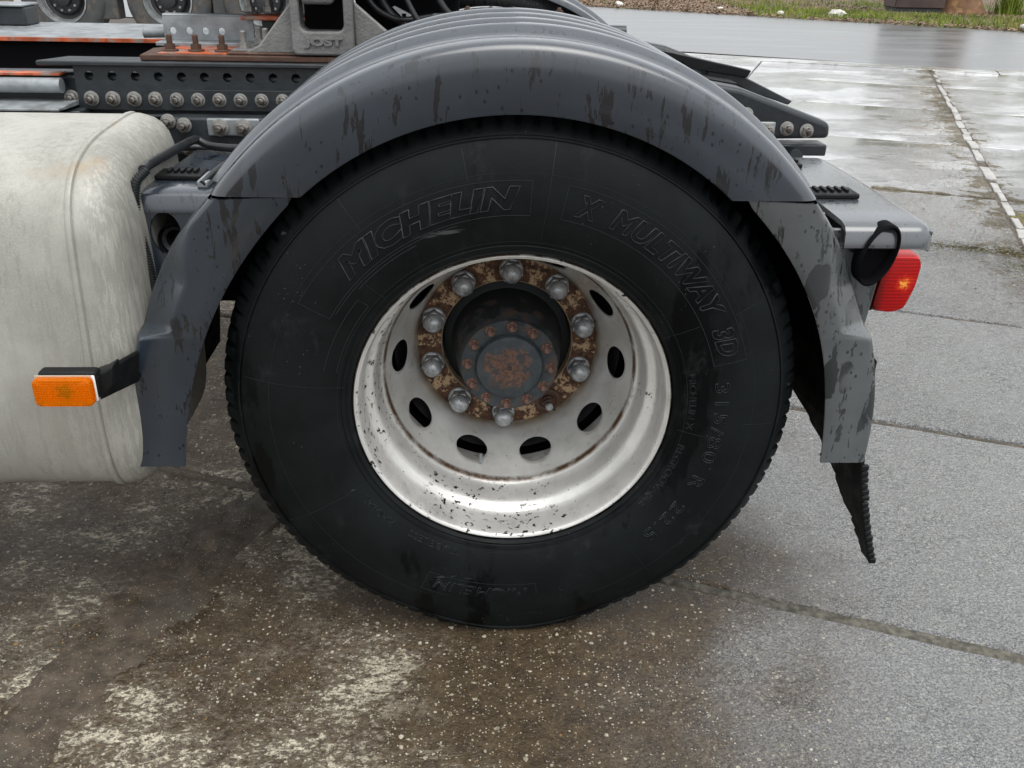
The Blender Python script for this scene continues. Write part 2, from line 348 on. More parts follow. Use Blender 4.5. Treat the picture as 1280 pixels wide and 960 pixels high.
def m_lamps():
    t = NT('amber_lens'); t.set(col=(1, .30, .0), rough=.16, trans=.7, ior=1.2)
    x, y, z = t.xyz()[:3]
    w = t.mth('ADD', t.mth('SINE', t.mth('MULTIPLY', x, 1500)), t.mth('SINE', t.mth('MULTIPLY', z, 1500)))
    t.bump(w, .3, .0006); M['amber'] = t.m
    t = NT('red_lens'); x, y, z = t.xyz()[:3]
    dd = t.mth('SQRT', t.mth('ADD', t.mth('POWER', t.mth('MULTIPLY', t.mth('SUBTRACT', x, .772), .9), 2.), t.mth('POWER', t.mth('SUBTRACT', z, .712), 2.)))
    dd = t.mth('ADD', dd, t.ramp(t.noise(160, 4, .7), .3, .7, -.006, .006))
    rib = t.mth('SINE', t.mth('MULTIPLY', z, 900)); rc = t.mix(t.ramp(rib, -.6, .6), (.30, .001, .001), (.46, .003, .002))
    rc = t.mix(t.ramp(x, .722, .742, .85, 0), rc, (.09, .001, .001))  # one edge darkened in the red to shade the lens
    rc = t.mix(t.ramp(dd, .006, .022, .45, 0), rc, (.9, .06, .01)); rc = t.mix(t.ramp(dd, .003, .010, .9, 0), rc, (1., .42, .06))  # orange glint of the bulb painted into the lens colour
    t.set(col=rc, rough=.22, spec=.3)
    z_ = t.xyz()[2]; t.bump(t.mth('SINE', t.mth('MULTIPLY', z_, 1600)), .2, .0006); M['red'] = t.m
    t = NT('reflector'); t.set(col=(.85, .8, .7), rough=.3, metal=.6); M['reflector'] = t.m
    t = NT('bulb_glass'); t.set(col=(.10, .06, .03), rough=.15); M['bulb'] = t.m
    t = NT('bulb_orange'); t.set(col=(1., .5, .08), rough=.25); M['bulbo'] = t.m
m_lamps()

# ------------------------------------------------------------------ mesh helpers
class MB:
    def __init__(s): s.v = []; s.f = []
    def add(s, v, f):
        b = len(s.v); s.v += [tuple(p) for p in v]; s.f += [tuple(i+b for i in q) for q in f]; return s
    def box(s, x0, x1, y0, y1, z0, z1):
        return s.add([(x0,y0,z0),(x1,y0,z0),(x1,y1,z0),(x0,y1,z0),(x0,y0,z1),(x1,y0,z1),(x1,y1,z1),(x0,y1,z1)],
                     [(0,3,2,1),(4,5,6,7),(0,1,5,4),(1,2,6,5),(2,3,7,6),(3,0,4,7)])
    def prism(s, poly, a0, a1, axis='y'):      # polygon in the plane across the axis, extruded along it
        n = len(poly)
        P = (lambda p, a: (p[0], a, p[1])) if axis == 'y' else ((lambda p, a: (p[0], p[1], a)) if axis == 'z' else (lambda p, a: (a, p[0], p[1])))
        v = [P(p, a0) for p in poly]+[P(p, a1) for p in poly]
        return s.add(v, [tuple(range(n)), tuple(range(2*n-1, n-1, -1))]+[(i, (i+1) % n, n+(i+1) % n, n+i) for i in range(n)])
    def lathe(s, prof, n=64, c=(0, 0, 0), closed=False, cap=True):   # around the y axis, prof = (r, y)
        v = []
        for r, y in prof:
            for k in range(n):
                a = 2*PI*k/n; v.append((c[0]+r*math.cos(a), c[1]+y, c[2]+r*math.sin(a)))
        f = []; m = len(prof)
        for i in range(m if closed else m-1):
            j = (i+1) % m
            for k in range(n): f.append((i*n+k, i*n+(k+1) % n, j*n+(k+1) % n, j*n+k))
        if cap and not closed:
            for i in (0, m-1):
                if prof[i][0] > 1e-6: f.append(tuple(i*n+k for k in range(n)))
        return s.add(v, f)
    def tube(s, pts, r, n=12, cap=True, rf=None):
        P = [Vector(p) for p in pts]; v = []; up = None
        for i, p in enumerate(P):
            d = (P[min(i+1, len(P)-1)]-P[max(i-1, 0)]).normalized()
            if up is None: up = d.orthogonal().normalized()
            up = (up-d*up.dot(d)).normalized(); w = d.cross(up)
            rr = rf(i) if rf else r
            for k in range(n):
                a = 2*PI*k/n; v.append(p+(up*math.cos(a)+w*math.sin(a))*rr)
        f = [(i*n+k, i*n+(k+1) % n, (i+1)*n+(k+1) % n, (i+1)*n+k) for i in range(len(P)-1) for k in range(n)]
        if cap: f += [tuple(range(n-1, -1, -1)), tuple((len(P)-1)*n+k for k in range(n))]
        return s.add(v, f)
    def grid(s, rows):
        m, n = len(rows), len(rows[0])
        return s.add([p for r in rows for p in r], [(i*n+j, i*n+j+1, (i+1)*n+j+1, (i+1)*n+j) for i in range(m-1) for j in range(n-1)])
    def mesh(s, name, mat, smooth=35, merge=True):
        me = bpy.data.meshes.new(name); me.from_pydata(s.v, [], s.f)
        bm = bmesh.new(); bm.from_mesh(me)
        if merge: bmesh.ops.remove_doubles(bm, verts=bm.verts, dist=1e-6)
        bmesh.ops.recalc_face_normals(bm, faces=bm.faces); bm.to_mesh(me); bm.free()
        if smooth: me.shade_smooth(); me.set_sharp_from_angle(angle=math.radians(smooth))
        me.materials.append(M[mat]); return me
ORG = {}
def link(name, data, parent=None, at=(0, 0, 0), bevel=0, kind=None, label=None, seg=2):
    o = bpy.data.objects.new(name, data); COL.objects.link(o)
    p = ORG.get(parent.name, Vector()) if parent else Vector()
    w = Vector(at); o.location = w-p; o.parent = parent; ORG[o.name] = w
    if bevel:
        b = o.modifiers.new('bevel', 'BEVEL'); b.width = bevel; b.segments = seg; b.limit_method = 'ANGLE'; b.angle_limit = math.radians(40)
    if kind: o['kind'] = kind
    if label: o['label'] = label
    return o
def part(name, mb, mat, parent=None, at=(0, 0, 0), bevel=0, smooth=35, kind=None, label=None, seg=2):
    return link(name, mb.mesh(name, mat, smooth), parent, at, bevel, kind, label, seg)
def tag(o, label, cat, group=None):
    o['label'] = label; o['category'] = cat
    if group: o['group'] = group
    return o
def empty(name, at): 
    o = bpy.data.objects.new(name, None); COL.objects.link(o); o.location = at; ORG[o.name] = Vector(at); o.empty_display_size = .2; return o
def interp(tab, z):
    tab = sorted(tab); return float(np.interp(z, [a for a, b in tab], [b for a, b in tab]))
def smooth_tab(tab, n=40):        # Catmull-like smoothing of an (a, b) table by a cubic fit through it
    tab = sorted(tab); A = np.array([a for a, b in tab]); B = np.array([b for a, b in tab])
    c = np.polyfit(A, B, min(3, len(tab)-1)); return lambda z: float(np.polyval(c, z))

# ================================================================== GROUND
TH = math.radians(21.5)
U = Vector((math.cos(TH), -math.sin(TH), 0)); V = Vector((math.sin(TH), math.cos(TH), 0))
def uv(u, v, z=0): p = U*u+V*v; return (p.x, p.y, z)
def build_ground():
    g = MB().add([(-400, -200, -.02), (400, -200, -.02), (400, 700, -.02), (-400, 700, -.02)], [(0, 1, 2, 3)])
    ground = part('ground', g, 'dirt', kind='structure')
    rows = [-2.75, -1.74, -.735, .27, 1.26, 2.285, 3.32, 4.40, 6.04, 7.70, 9.28, 10.75]
    for i in range(len(rows)-1):
        v0, v1 = rows[i], rows[i+1]
        cols = [-9.4, -7.2, -5.0, -2.9, -.73, 1.46, 3.5, 5.6, 7.7, 9.8] if v0 < 4.3 else [-9.1, -7.0, -4.9, -2.6, -.46, 1.46, 3.7, 5.9, 8.0, 10.0]
        for j in range(len(cols)-1):
            u0, u1 = cols[j], cols[j+1]
            gl = .055 if abs(u0+.73) < .01 and v0 < 1.2 else .008
            gr = .055 if abs(u1+.73) < .01 and v0 < 1.2 else .008
            if abs(u0-1.46) < .01: gl = .045
            if abs(u1-1.46) < .01: gr = .012
            gv = .013 if v0 < 4 else .018
            a, b, c, d = u0+gl, u1-gr, v0+gv, v1-gv
            n = 26; loop = []
            def wob(t, k): return noise.noise(Vector((t*9+k*7.3, i*3.1+k, j*5.7)))*.006+noise.noise(Vector((t*40, i*1.7+k, j*2.3)))*.003
            big = 2.2 if gl > .03 or gr > .03 else 1
            for k in range(n): t = k/n; loop.append((a+(b-a)*t, c+wob(t, 1)))
            for k in range(n): t = k/n; loop.append((b+wob(t, 2)*(big if gr > .03 else 1), c+(d-c)*t))
            for k in range(n): t = k/n; loop.append((b-(b-a)*t, d+wob(t, 3)))
            for k in range(n): t = k/n; loop.append((a+wob(t, 4)*(big if gl > .03 else 1), d-(d-c)*t))
            zt = random.uniform(-.003, .003); N = len(loop)
            if abs(u0+.73) < .02 and v0 < 1: zt = 0
            cu, cv = (a+b)/2, (c+d)/2
            def ring(ins, z): return [uv(cu+(p[0]-cu)*(1-ins/((b-a)/2)), cv+(p[1]-cv)*(1-ins/((d-c)/2)), z) for p in loop]
            mb = MB(); v_ = ring(0, -.06)+ring(0, zt-.008)+ring(.003, zt-.0025)+ring(.009, zt)
            f = [(r*N+k, r*N+(k+1) % N, (r+1)*N+(k+1) % N, (r+1)*N+k) for r in range(3) for k in range(N)]
            f.append(tuple(3*N+k for k in range(N)))
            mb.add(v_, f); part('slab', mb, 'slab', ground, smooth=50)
    # dirt silted into the wide joint on the left, and sand in the near cross joint
    def silt(name, u0, u1, v0, v1, step, top, amp, mat='dirt'):
        nu = max(3, int((u1-u0)/step)); nv = max(3, int((v1-v0)/step)); rws = []
        for i in range(nv+1):
            r = []
            for j in range(nu+1):
                u = u0+(u1-u0)*j/nu; v = v0+(v1-v0)*i/nv
                e = min(j, nu-j, i if nv < nu else 9, nv-i if nv < nu else 9)
                if nv > nu and u1-u0 > .15: u += noise.fractal(Vector((v*5, j*.1, 7.7)), 1, 2, 4)*.035*(1 if j > nu/2 else 1)
                z = top+noise.fractal(Vector((u*14, v*14, 1.3)), 1, 2, 4)*amp-(.012 if e == 0 else 0)
                r.append(uv(u, v, z))
            rws.append(r)
        part(name, MB().grid(rws), mat, ground, smooth=180, kind='stuff')
    silt('joint_dirt', -.83, -.63, -1.7, 1.3, .009, .0005, .0105)
    silt('joint_sand', -.6, 3.4, .252, .290, .006, -.0025, .0035, 'sand')
    silt('joint_dirt', -3.4, -.8, .25, .292, .01, -.001, .004)
    silt('joint_sand', -.6, 5.4, 1.25, 1.272, .008, -.006, .003)
    silt('joint_sand', 1.0, 5.4, 2.274, 2.297, .009, -.006, .003)
    silt('joint_moss', 1.46, 1.60, 2.1, 4.15, .012, .003, .006, 'moss')
    silt('joint_dirt', 1.43, 1.51, 1.3, 10.5, .016, -.001, .006)
    # loose pebbles and grit
    mb = MB()
    def pebble(x, y, z, s):
        a = random.random()*6.3; k = random.uniform(.6, 1)
        vs = []
        for (p, q, h) in ((1, 0, 0), (.3, .8, .1), (-.8, .6, 0), (-.9, -.5, .1), (.2, -.9, 0)):
            vs.append((x+s*(p*math.cos(a)-q*k*math.sin(a)), y+s*(p*math.sin(a)+q*k*math.cos(a)), z-s*.2))
        vs.append((x+s*random.uniform(-.2, .2), y+s*random.uniform(-.2, .2), z+s*.45))
        mb.add(vs, [(i, (i+1) % 5, 5) for i in range(5)])
    for k in range(350):
        u = random.gauss(-.73, .09); v = random.uniform(-1.6, 1.0); p = uv(u, v, .002); pebble(*p, random.choice((.0010, .0012, .0014, .002, .003)))
    for k in range(900):
        x = random.uniform(-1.3, 1.6); y = random.uniform(-.75, .6); pebble(x, y, .002, random.choice((.0012, .0015, .002)))
    for k in range(1400):
        v = random.uniform(2.5, 9.5); u = random.gauss(1.40, .10) if random.random() < .5 else random.gauss(1.3, .18); pebble(*uv(u, v, .003), random.uniform(.002, .009))
    part('loose_grit', mb, 'grit', ground, smooth=0, kind='stuff')
    # broken edging stones along the long joint
    v = 3.35
    while v < 10.2:
        L = random.uniform(.16, .42); w = random.uniform(.035, .065); u = 1.475+random.uniform(-.008, .012)
        m2 = MB(); h = random.uniform(.004, .012); poly = []
        for (p, q) in ((-.5, -.5), (-.1, -.54), (.5, -.46), (.53, 0), (.46, .5), (.05, .47), (-.5, .52), (-.46, .1)):
            poly.append(uv(u+(p+random.uniform(-.1, .1))*w, v+L/2+(q*.93+random.uniform(-.03, .03))*L)[:2])
        m2.prism(poly, -.03, h, 'z'); part('edging_stone', m2, 'curb_stone', ground, bevel=.004, smooth=30)
        v += L+random.choice((.0, .01, .05, .2 if random.random() < .4 else 0))
    # moss and litter in the joints at the right
    mb = MB()
    def tuft(x, y, n, s, h):
        for _ in range(n):
            a = random.random()*6.3; px = x+random.gauss(0, s); py = y+random.gauss(0, s); hh = h*random.uniform(.4, 1.3); w = hh*.9
            mb.add([(px-w*math.cos(a), py-w*math.sin(a), 0), (px+w*math.cos(a), py+w*math.sin(a), 0), (px+random.uniform(-w, w), py+random.uniform(-w, w), hh)], [(0, 1, 2)])
    for k in range(300):
        vv = random.uniform(2.6, 8.5); d = abs(random.gauss(0, .10)); uu = 1.45-d
        if noise.noise(Vector((vv*1.3, 2.2, 0))) > -.12: tuft(*uv(uu, vv)[:2], 22, .03, .003)
    for k in range(120):
        tuft(*uv(1.45-abs(random.gauss(0, .3)), 3.32+random.gauss(0, .025))[:2], 16, .03, .004)
    for k in range(160):
        tuft(*uv(1.50+random.uniform(-.05, .08), random.uniform(1.7, 3.1))[:2], 22, .03, .005)
    part('joint_moss', mb, 'moss', ground, smooth=0, kind='stuff')
    # road
    rd = MB(); A0, A1 = Vector((-30, 26.3, -.005)), Vector((40, -6.2, -.005))
    B0, B1 = Vector((-30, 41.5, -.005)), Vector((40, -5.3+2.5, -.005))
    N = 60
    near = [A0.lerp(A1, i/N) for i in range(N+1)]
    far = [Vector((-30+70*i/N, 0, -.005)) for i in range(N+1)]
    for p in far: p.y = 19.6-(p.x-2.64)*.66 if p.x < 9.5 else 15.07-(p.x-9.5)*.5
    rd.grid([[tuple(p) for p in near], [tuple(p) for p in far]])
    part('road', rd, 'road', kind='structure', smooth=0)
    # apron strip between slabs and road (cracked kerb line)
    for (u0, u1, w0, w1, h) in ((-9, 2.2, 10.78, 11.1, .004), (2.22, 4.0, 10.78, 11.32, .0), (4.05, 9, 10.78, 11.1, .006)):
        mb = MB().prism([uv(u0, w0)[:2], uv(u1, w0)[:2], uv(u1, w1)[:2], uv(u0, w1)[:2]], -.05, h, 'z')
        part('kerb_strip', mb, 'slab', ground, bevel=.006)
    # verge beyond the road
    rws = []
    for i in range(34):
        r = []
        for j in range(120):
            x = -25+65*j/119; y0 = 19.45-(x-2.64)*.66 if x < 9.5 else 14.92-(x-9.5)*.5
            d = (i/33)**2*40; z = -.01+min(1, d/.8)*.07+noise.fractal(Vector((x*.9, (y0+d)*.9, 0)), 1, 2, 4)*.05*min(1, d)
            r.append((x+random.uniform(-.05, .05), y0+d, z-(.03 if i == 0 else 0)))
        rws.append(r)
    part('verge', MB().grid(rws), 'soil', kind='structure', smooth=180)
    def vy(x): return 19.45-(x-2.64)*.66 if x < 9.5 else 14.92-(x-9.5)*.5
    gm = MB(); lm = MB()
    for k in range(38000):
        x = random.uniform(1, 19); d = abs(random.gauss(0, 2.4)) if random.random() < .75 else random.uniform(0, 9)
        y = vy(x)+d+.05; grn = noise.noise(Vector((x*.35, y*.5, 3)))
        z = .04*min(1, d/.8); 
        if x < 5.6: grn -= .45-.4*math.exp(-d*2.0)*(.7 if x > 5.0 else .2)
        a = random.random()*6.3
        if grn > -.12 and random.random() < .85:
            h = random.uniform(.03, .13); w = random.uniform(.008, .02)
            lx, ly = random.uniform(-.05, .05), random.uniform(-.05, .05)
            gm.add([(x-w*math.cos(a), y-w*math.sin(a), z-.02), (x+w*math.cos(a), y+w*math.sin(a), z-.02), (x+lx, y+ly, z+h)], [(0, 1, 2)])
        else:
            s = random.uniform(.014, .034); zz = z+random.uniform(.0, .04); t1, t2 = random.uniform(-.02, .03), random.uniform(-.02, .03)
            lm.add([(x-s, y-s*.4, zz), (x, y-s, zz+t1), (x+s, y+s*.3, zz+t2), (x, y+s, zz+.01)], [(0, 1, 2, 3)])
    o = part('verge_grass', gm, 'grass', smooth=0); tag(o, 'short yellow-green grass growing on the verge across the road', 'grass'); o['kind'] = 'stuff'
    o = part('leaf_litter', lm, 'leaf_brown', smooth=0); tag(o, 'brown fallen leaves lying on the verge across the road', 'leaf litter'); o['kind'] = 'stuff'
    return ground
build_ground()

# ================================================================== TRUCK
truck = empty('tractor_truck', (0, 1.22, 0))
tag(truck, 'grey truck tractor filling the foreground with its rear wheel, ribbed mudguard and aluminium tank', 'truck')
ZC = .52
SIDE = [(.296, .014), (.2975, .002), (.300, -.005), (.305, -.0095), (.3085, -.0095), (.3095, -.0115), (.316, -.0135), (.3175, -.0120), (.33, -.018), (.345, -.023), (.36, -.027),
        (.385, -.031), (.41, -.032), (.435, -.031), (.455, -.0285), (.475, -.0235), (.490, -.0175), (.4975, -.0135), (.4985, -.0160), (.5015, -.0155), (.5025, -.0105), (.511, -.004)]
SHOULD = [(.518, .003), (.5255, .0105), (.531, .0165), (.5345, .022), (.536, .040)]
TREAD = [(.5365, .050), (.5245, .053), (.5245, .060), (.537, .063), (.538, .090), (.5265, .093), (.5265, .100), (.5385, .103), (.5385, .1275)]
def side_y(r): return float(np.interp(r, [a for a, b in SIDE], [b for a, b in SIDE]))
def build_tyre(lug=104, per=7):
    half = SIDE+SHOULD+TREAD; prof = half+[(r, .255-y) for r, y in reversed(half[:-1])]
    n = lug*per; vs = []
    for i, (r, y) in enumerate(prof):
        ii = min(i, len(prof)-1-i); sh = len(SIDE) <= ii < len(SIDE)+len(SHOULD)
        for k in range(n):
            a = 2*PI*k/n; rr, yy = r, y
            m = (k+random.choice((0, 0, 0, 0))) % per
            if sh and m in (0, 1):
                q = {0: .35, 1: .75, 2: 1, 3: 1, 4: .9}.get(ii-len(SIDE), 1)
                rr -= .0080*q; yy += (.004*q if y < .127 else -.004*q)
            x, z = rr*math.cos(a), rr*math.sin(a)
            if z < -.38:                                   # sidewall bulge over the contact patch
                b = ((-z-.38)/.14)**2*.006*max(0, 1-(x/.25)**2)
                yy += -b*1.9 if y < .127 else b
                if ii >= len(SIDE)-6 and ii < len(SIDE)+len(SHOULD): zz_ = .013*min(1, ((-z-.38)/.14)**2)*max(0, 1-(x/.22)**2); z -= zz_
            z = max(z, -.5195)
            vs.append((x, yy, z))
    f = [(i*n+k, i*n+(k+1) % n, (i+1)*n+(k+1) % n, (i+1)*n+k) for i in range(len(prof)-1) for k in range(n)]
    return MB().add(vs, f)
RIM_BARREL = [(.2905, .013), (.2965, .010), (.2982, .004), (.2974, -.0015), (.2948, -.0038), (.2912, -.0030), (.2885, .001), (.2868, .008), (.2850, .018), (.2838, .050), (.2846, .056), (.2838, .062),
              (.2790, .070), (.2715, .079), (.2668, .085), (.2645, .093), (.2632, .108), (.2622, .122), (.2600, .133), (.2560, .1405), (.2520, .1445), (.2508, .1480), (.2510, .200), (.2600, .26)]
DISC = [(.2512, .1500), (.2500, .1515), (.2480, .1580), (.2448, .1670), (.2418, .1745), (.2262, .2100), (.2112, .2440), (.2062, .2560), (.2020, .2700), (.1985, .2840), (.1925, .2985)]
def rim_mesh():
    mb = MB(); mb.lathe(RIM_BARREL, 192, cap=False)
    P = np.array(DISC); s = np.concatenate([[0], np.cumsum(np.hypot(*np.diff(P, axis=0).T))]); L = s[-1]
    # smooth resample
    def at(t): return float(np.interp(t, s, P[:, 0])), float(np.interp(t, s, P[:, 1]))
    hc = .066; hr = .0360; rings = 9; per = 64
    half_w = math.radians(18)
    for h in range(10):
        th0 = math.radians(90+18-2+36*h); verts = []
        for q in range(rings+3):
            for k in range(per):
                a = 2*PI*k/per; ca, sa = math.cos(a), math.sin(a)
                # rectangle boundary: u along the arc (scaled at r=.222), v along the profile
                W_ = half_w*.222
                ex = 1e9
                if abs(ca) > 1e-9: ex = min(ex, W_/abs(ca))
                if sa > 1e-9: ex = min(ex, (L-hc)/sa)
                if sa < -1e-9: ex = min(ex, hc/-sa)
                if q <= rings:
                    t = (q/rings)**1.3; rad = hr+(ex-hr)*t; off = 0
                else: rad = hr-.0008*(q-rings); off = .0045*(q-rings)
                u = rad*ca; v = hc+rad*sa; v = min(max(v, 0), L)
                r, y = at(v); ang = th0+u/.222
                verts.append((r*math.cos(ang)*(1), y+off, r*math.sin(ang)))
        f = [(q*per+k, q*per+(k+1) % per, (q+1)*per+(k+1) % per, (q+1)*per+k) for q in range(rings) for k in range(per)]
        f += [(a_*per+k, a_*per+(k+1) % per, b_*per+(k+1) % per, b_*per+k) for a_, b_ in ((0, rings+1), (rings+1, rings+2)) for k in range(per)]
        mb.add(verts, f)
    me = mb.mesh('wheel', 'rim', 50); return me
def text_mesh(body, r0, r1, a0, a1, shear=0, mat='letters', bev=.0007, offset=.0, gap=1.0):
    cu = bpy.data.curves.new('t', 'FONT'); cu.body = body; cu.size = .1; cu.shear = shear; cu.fill_mode = 'NONE'
    cu.bevel_depth = .0020; cu.bevel_resolution = 0; cu.resolution_u = 3; cu.offset = offset; cu.space_character = gap
    o = bpy.data.objects.new('t', cu); COL.objects.link(o); dg = bpy.context.evaluated_depsgraph_get(); dg.update()
    me = bpy.data.meshes.new_from_object(o.evaluated_get(dg)); bpy.data.objects.remove(o); bpy.data.curves.remove(cu)
    n = len(me.vertices); co = np.empty(n*3, 'f'); me.vertices.foreach_get('co', co); co = co.reshape(-1, 3)
    x0, x1 = co[:, 0].min(), co[:, 0].max(); y0, y1 = co[:, 1].min(), co[:, 1].max()
    out = np.empty_like(co)
    for i, (x, y, z) in enumerate(co):
        a = math.radians(a0+(a1-a0)*(x-x0)/(x1-x0)); r = r0+(r1-r0)*(y-y0)/(y1-y0)
        out[i] = (r*math.cos(a), side_y(r)-z/.0020*bev*1.5-.0003, r*math.sin(a))
    me.vertices.foreach_set('co', out.ravel()); me.materials.clear(); me.materials.append(M[mat]); me.update(); return me
def arc_line(mb, r0, a0, r1, a1, w=.0007, n=24):
    pts = []
    for i in range(n+1):
        t = i/n; r = r0+(r1-r0)*t; a = math.radians(a0+(a1-a0)*t)
        pts.append((r*math.cos(a), side_y(r)-.0001, r*math.sin(a)))
    mb.tube(pts, w, 4)
def build_wheel():
    c = (0, 0, ZC)
    wheel = link('wheel', rim_mesh(), truck, c, label='deep-dished silver steel wheel with chipped paint and a large black tyre')
    tyre = build_tyre(); tyre_o = part('tyre', tyre, 'tyre', wheel, c, smooth=28)
    part('tyre', MB().lathe([(r, y) for r, y in SIDE+SHOULD+TREAD]+[(r, .255-y) for r, y in reversed((SIDE+SHOULD+TREAD)[:-1])], 128, cap=False), 'black_rubber', wheel, (0, .36, ZC), label='inner tyre of the pair')
    for args in (('MICHELIN', .383, .425, 138, 89.5, .28, 'letters', .0009, .006, 1.02), ('X', .384, .424, 76.5, 70, .2, 'letters', .0009, .004),
                 ('MULTIWAY', .384, .424, 67, 28.5, .22, 'letters', .0009, .004, 1.02), ('3D', .384, .424, 25.5, 17, .2, 'letters', .0009, .004),
                 ('315/80', .372, .399, 9.5, -16, 0, 'letters', .0007, 0, 1.2), ('R', .372, .399, -21, -25, 0, 'letters', .0007), ('22.5', .372, .399, -31, -46, 0, 'letters', .0007, 0, 1.2), ('MICHELIN X', .328, .340, 13, -7, 0, 'letters', .0005),
                 ('REGROOVABLE', .324, .337, -13, -40, 0, 'letters', .0005), ('RADIAL', .332, .345, -133, -147, 0, 'letters', .0005),
                 ('TUBELESS', .328, .341, -108, -127, 0, 'letters', .0005), ('MICHELIN', .400, .424, -85, -112, .2, 'letters', .0005)):
        if args[0] in ('RADIAL', 'TUBELESS') : args = (args[0], args[1], args[2], args[4], args[3])+args[5:]
        if args[0] == 'MICHELIN' and args[1] == .400: args = (args[0], args[1], args[2], args[3], args[4])+args[5:]
        if args[3] < args[4]: args = args[:3]+(args[4], args[3])+args[5:]
        link('raised_letters', text_mesh(*args), wheel, c)
    mb = MB()
    for (r0, r1, a0, a1) in ((.374, .433, 149.8, 87), (.374, .433, 79, 15), (.391, .434, -82.5, -114.5)):
        arc_line(mb, r0, a0, r0, a1, n=40); arc_line(mb, r1, a0, r1, a1, n=40); arc_line(mb, r0, a0, r1, a0, n=6); arc_line(mb, r0, a1, r1, a1, n=6)
    arc_line(mb, .369, 148, .369, 106, n=40); arc_line(mb, .363, 138, .363, 118, n=30)
    # long rounded panel under the lettering
    arc_line(mb, .352, 141, .352, 166, n=20); arc_line(mb, .330, 141, .330, 166, n=20); arc_line(mb, .352, 141, .330, 141, n=5)
    for a, r0, r1 in ((171.5, .312, .49), (127, .436, .495), (136, .315, .36), (83, .33, .495), (27, .435, .475), (28, .305, .372), (-151, .315, .49), (-8, .315, .365), (-3, .43, .49), (-52, .40, .46), (101, .44, .49)):
        arc_line(mb, r0, a, r1, a, w=.00055, n=14)
    for r in (.3245, .4445): arc_line(mb, r, 0, r, 360, w=.0004, n=160)
    part('moulded_lines', mb, 'letters', wheel, c, smooth=60)
    # mounting face, drum, hub
    part('mounting_face', MB().lathe([(.194, .297), (.1935, .3000), (.144, .3005), (.1408, .303), (.1405, .330)], 120, cap=False), 'rust_face', wheel, c)
    part('brake_drum', MB().lathe([(.000, .345), (.15, .345), (.19, .335), (.225, .30), (.240, .262), (.242, .58)], 64, cap=False), 'dark_iron', wheel, c)
    hub = part('hub', MB().lathe([(.139, .345), (.136, .325), (.120, .315), (.112, .27), (.108, .23), (.1025, .205), (.1005, .200), (.1005, .186), (.0985, .183), (.072, .182), (.0695, .183)], 96, cap=False), 'hub_iron', wheel, c)
    part('hub_cap', MB().lathe([(.0700, .190), (.0690, .176), (.0660, .1715), (.060, .1695), (.030, .1675), (.005, .1675), (.0035, .171), (0, .172)], 96, cap=False), 'hub_iron', wheel, c)
    b = MB(); b.lathe([(.0115, .006), (.0115, .0), (.0105, -.0015)], 24, cap=True)
    hx = [(.0082*math.cos(PI/3*k), .0082*math.sin(PI/3*k)) for k in range(6)]
    b.prism(hx, -.001, -.009); b.lathe([(.0052, -.009), (.0052, -.0125), (.004, -.0135)], 12)
    bm_ = b.mesh('axle_bolt', 'axle_bolt', 30)
    for k in range(12):
        a = math.radians(87+30*k); link('axle_bolt', bm_, wheel, (.0855*math.cos(a), .1815, ZC+.0855*math.sin(a)))
    n = MB(); n.lathe([(.0255, .0), (.0255, -.004), (.0235, -.0065), (.0215, -.0075)], 36)
    hx = [(.0208*math.cos(PI/3*k+.3), .0208*math.sin(PI/3*k+.3)) for k in range(6)]
    n.prism([(p*1.14, q*1.14) for p, q in hx], -.0065, -.0265)
    n.lathe([(.0205, -.0262), (.0207, -.029), (.0202, -.034), (.0183, -.0395), (.0148, -.044), (.0100, -.0472), (.005, -.0487), (0, -.049)], 36, cap=False)
    nm = n.mesh('wheel_nut', 'nut_steel', 30)
    for k in range(10):
        a = math.radians(88-36*k)
        at = (.1675*math.cos(a), .300, ZC+.1675*math.sin(a))
        if k == 4:
            s = MB(); s.lathe([(.028, -.0005), (.028, -.003), (.020, -.004), (.019, -.001)], 32); s.lathe([(.0135, .0), (.0135, -.011), (.0115, -.0125), (.011, -.022), (.0082, -.024), (.0078, -.034), (.006, -.036)], 24)
            part('wheel_stud', s, 'rusty_steel', wheel, at, label='bare stud where one nut cap is missing'); 
            part('stud_tip', MB().lathe([(.0085, -.030), (.0085, -.038), (.006, -.041)], 20), 'nut_steel', wheel, at)
        else:
            o = link('wheel_nut', nm, wheel, at); o.rotation_euler = (0, random.uniform(-.5, .5), 0)
    s = MB().tube([(-.062, .155, ZC-.232), (-.061, .20, ZC-.222), (-.061, .235, ZC-.212)], .0038, 10)
    s = MB().tube([(-.0575, .178, ZC-.228), (-.0575, .176, ZC-.206)], .0035, 10)
    part('valve_stem', s, 'galv_steel', wheel, smooth=40, at=(0, 0, 0))
    # far side wheels of the axle, mostly hidden
    w2 = part('wheel', MB().lathe([(.3, 2.42), (.27, 2.34), (.2, 2.12), (0, 2.12)], 64, (0, 0, ZC), cap=False), 'rim', truck, label='wheel on the far side of the axle')
    for y in (1.83, 2.19):
        part('tyre', MB().lathe([(r, y+q) for r, q in SIDE+SHOULD+TREAD]+[(r, y+.255-q) for r, q in reversed((SIDE+SHOULD+TREAD)[:-1])], 96, (0, 0, ZC), cap=False), 'black_rubber', w2)
    part('axle', MB().tube([(0, .36, ZC), (0, 2.1, ZC)], .09, 24), 'dark_iron', truck)
build_wheel()

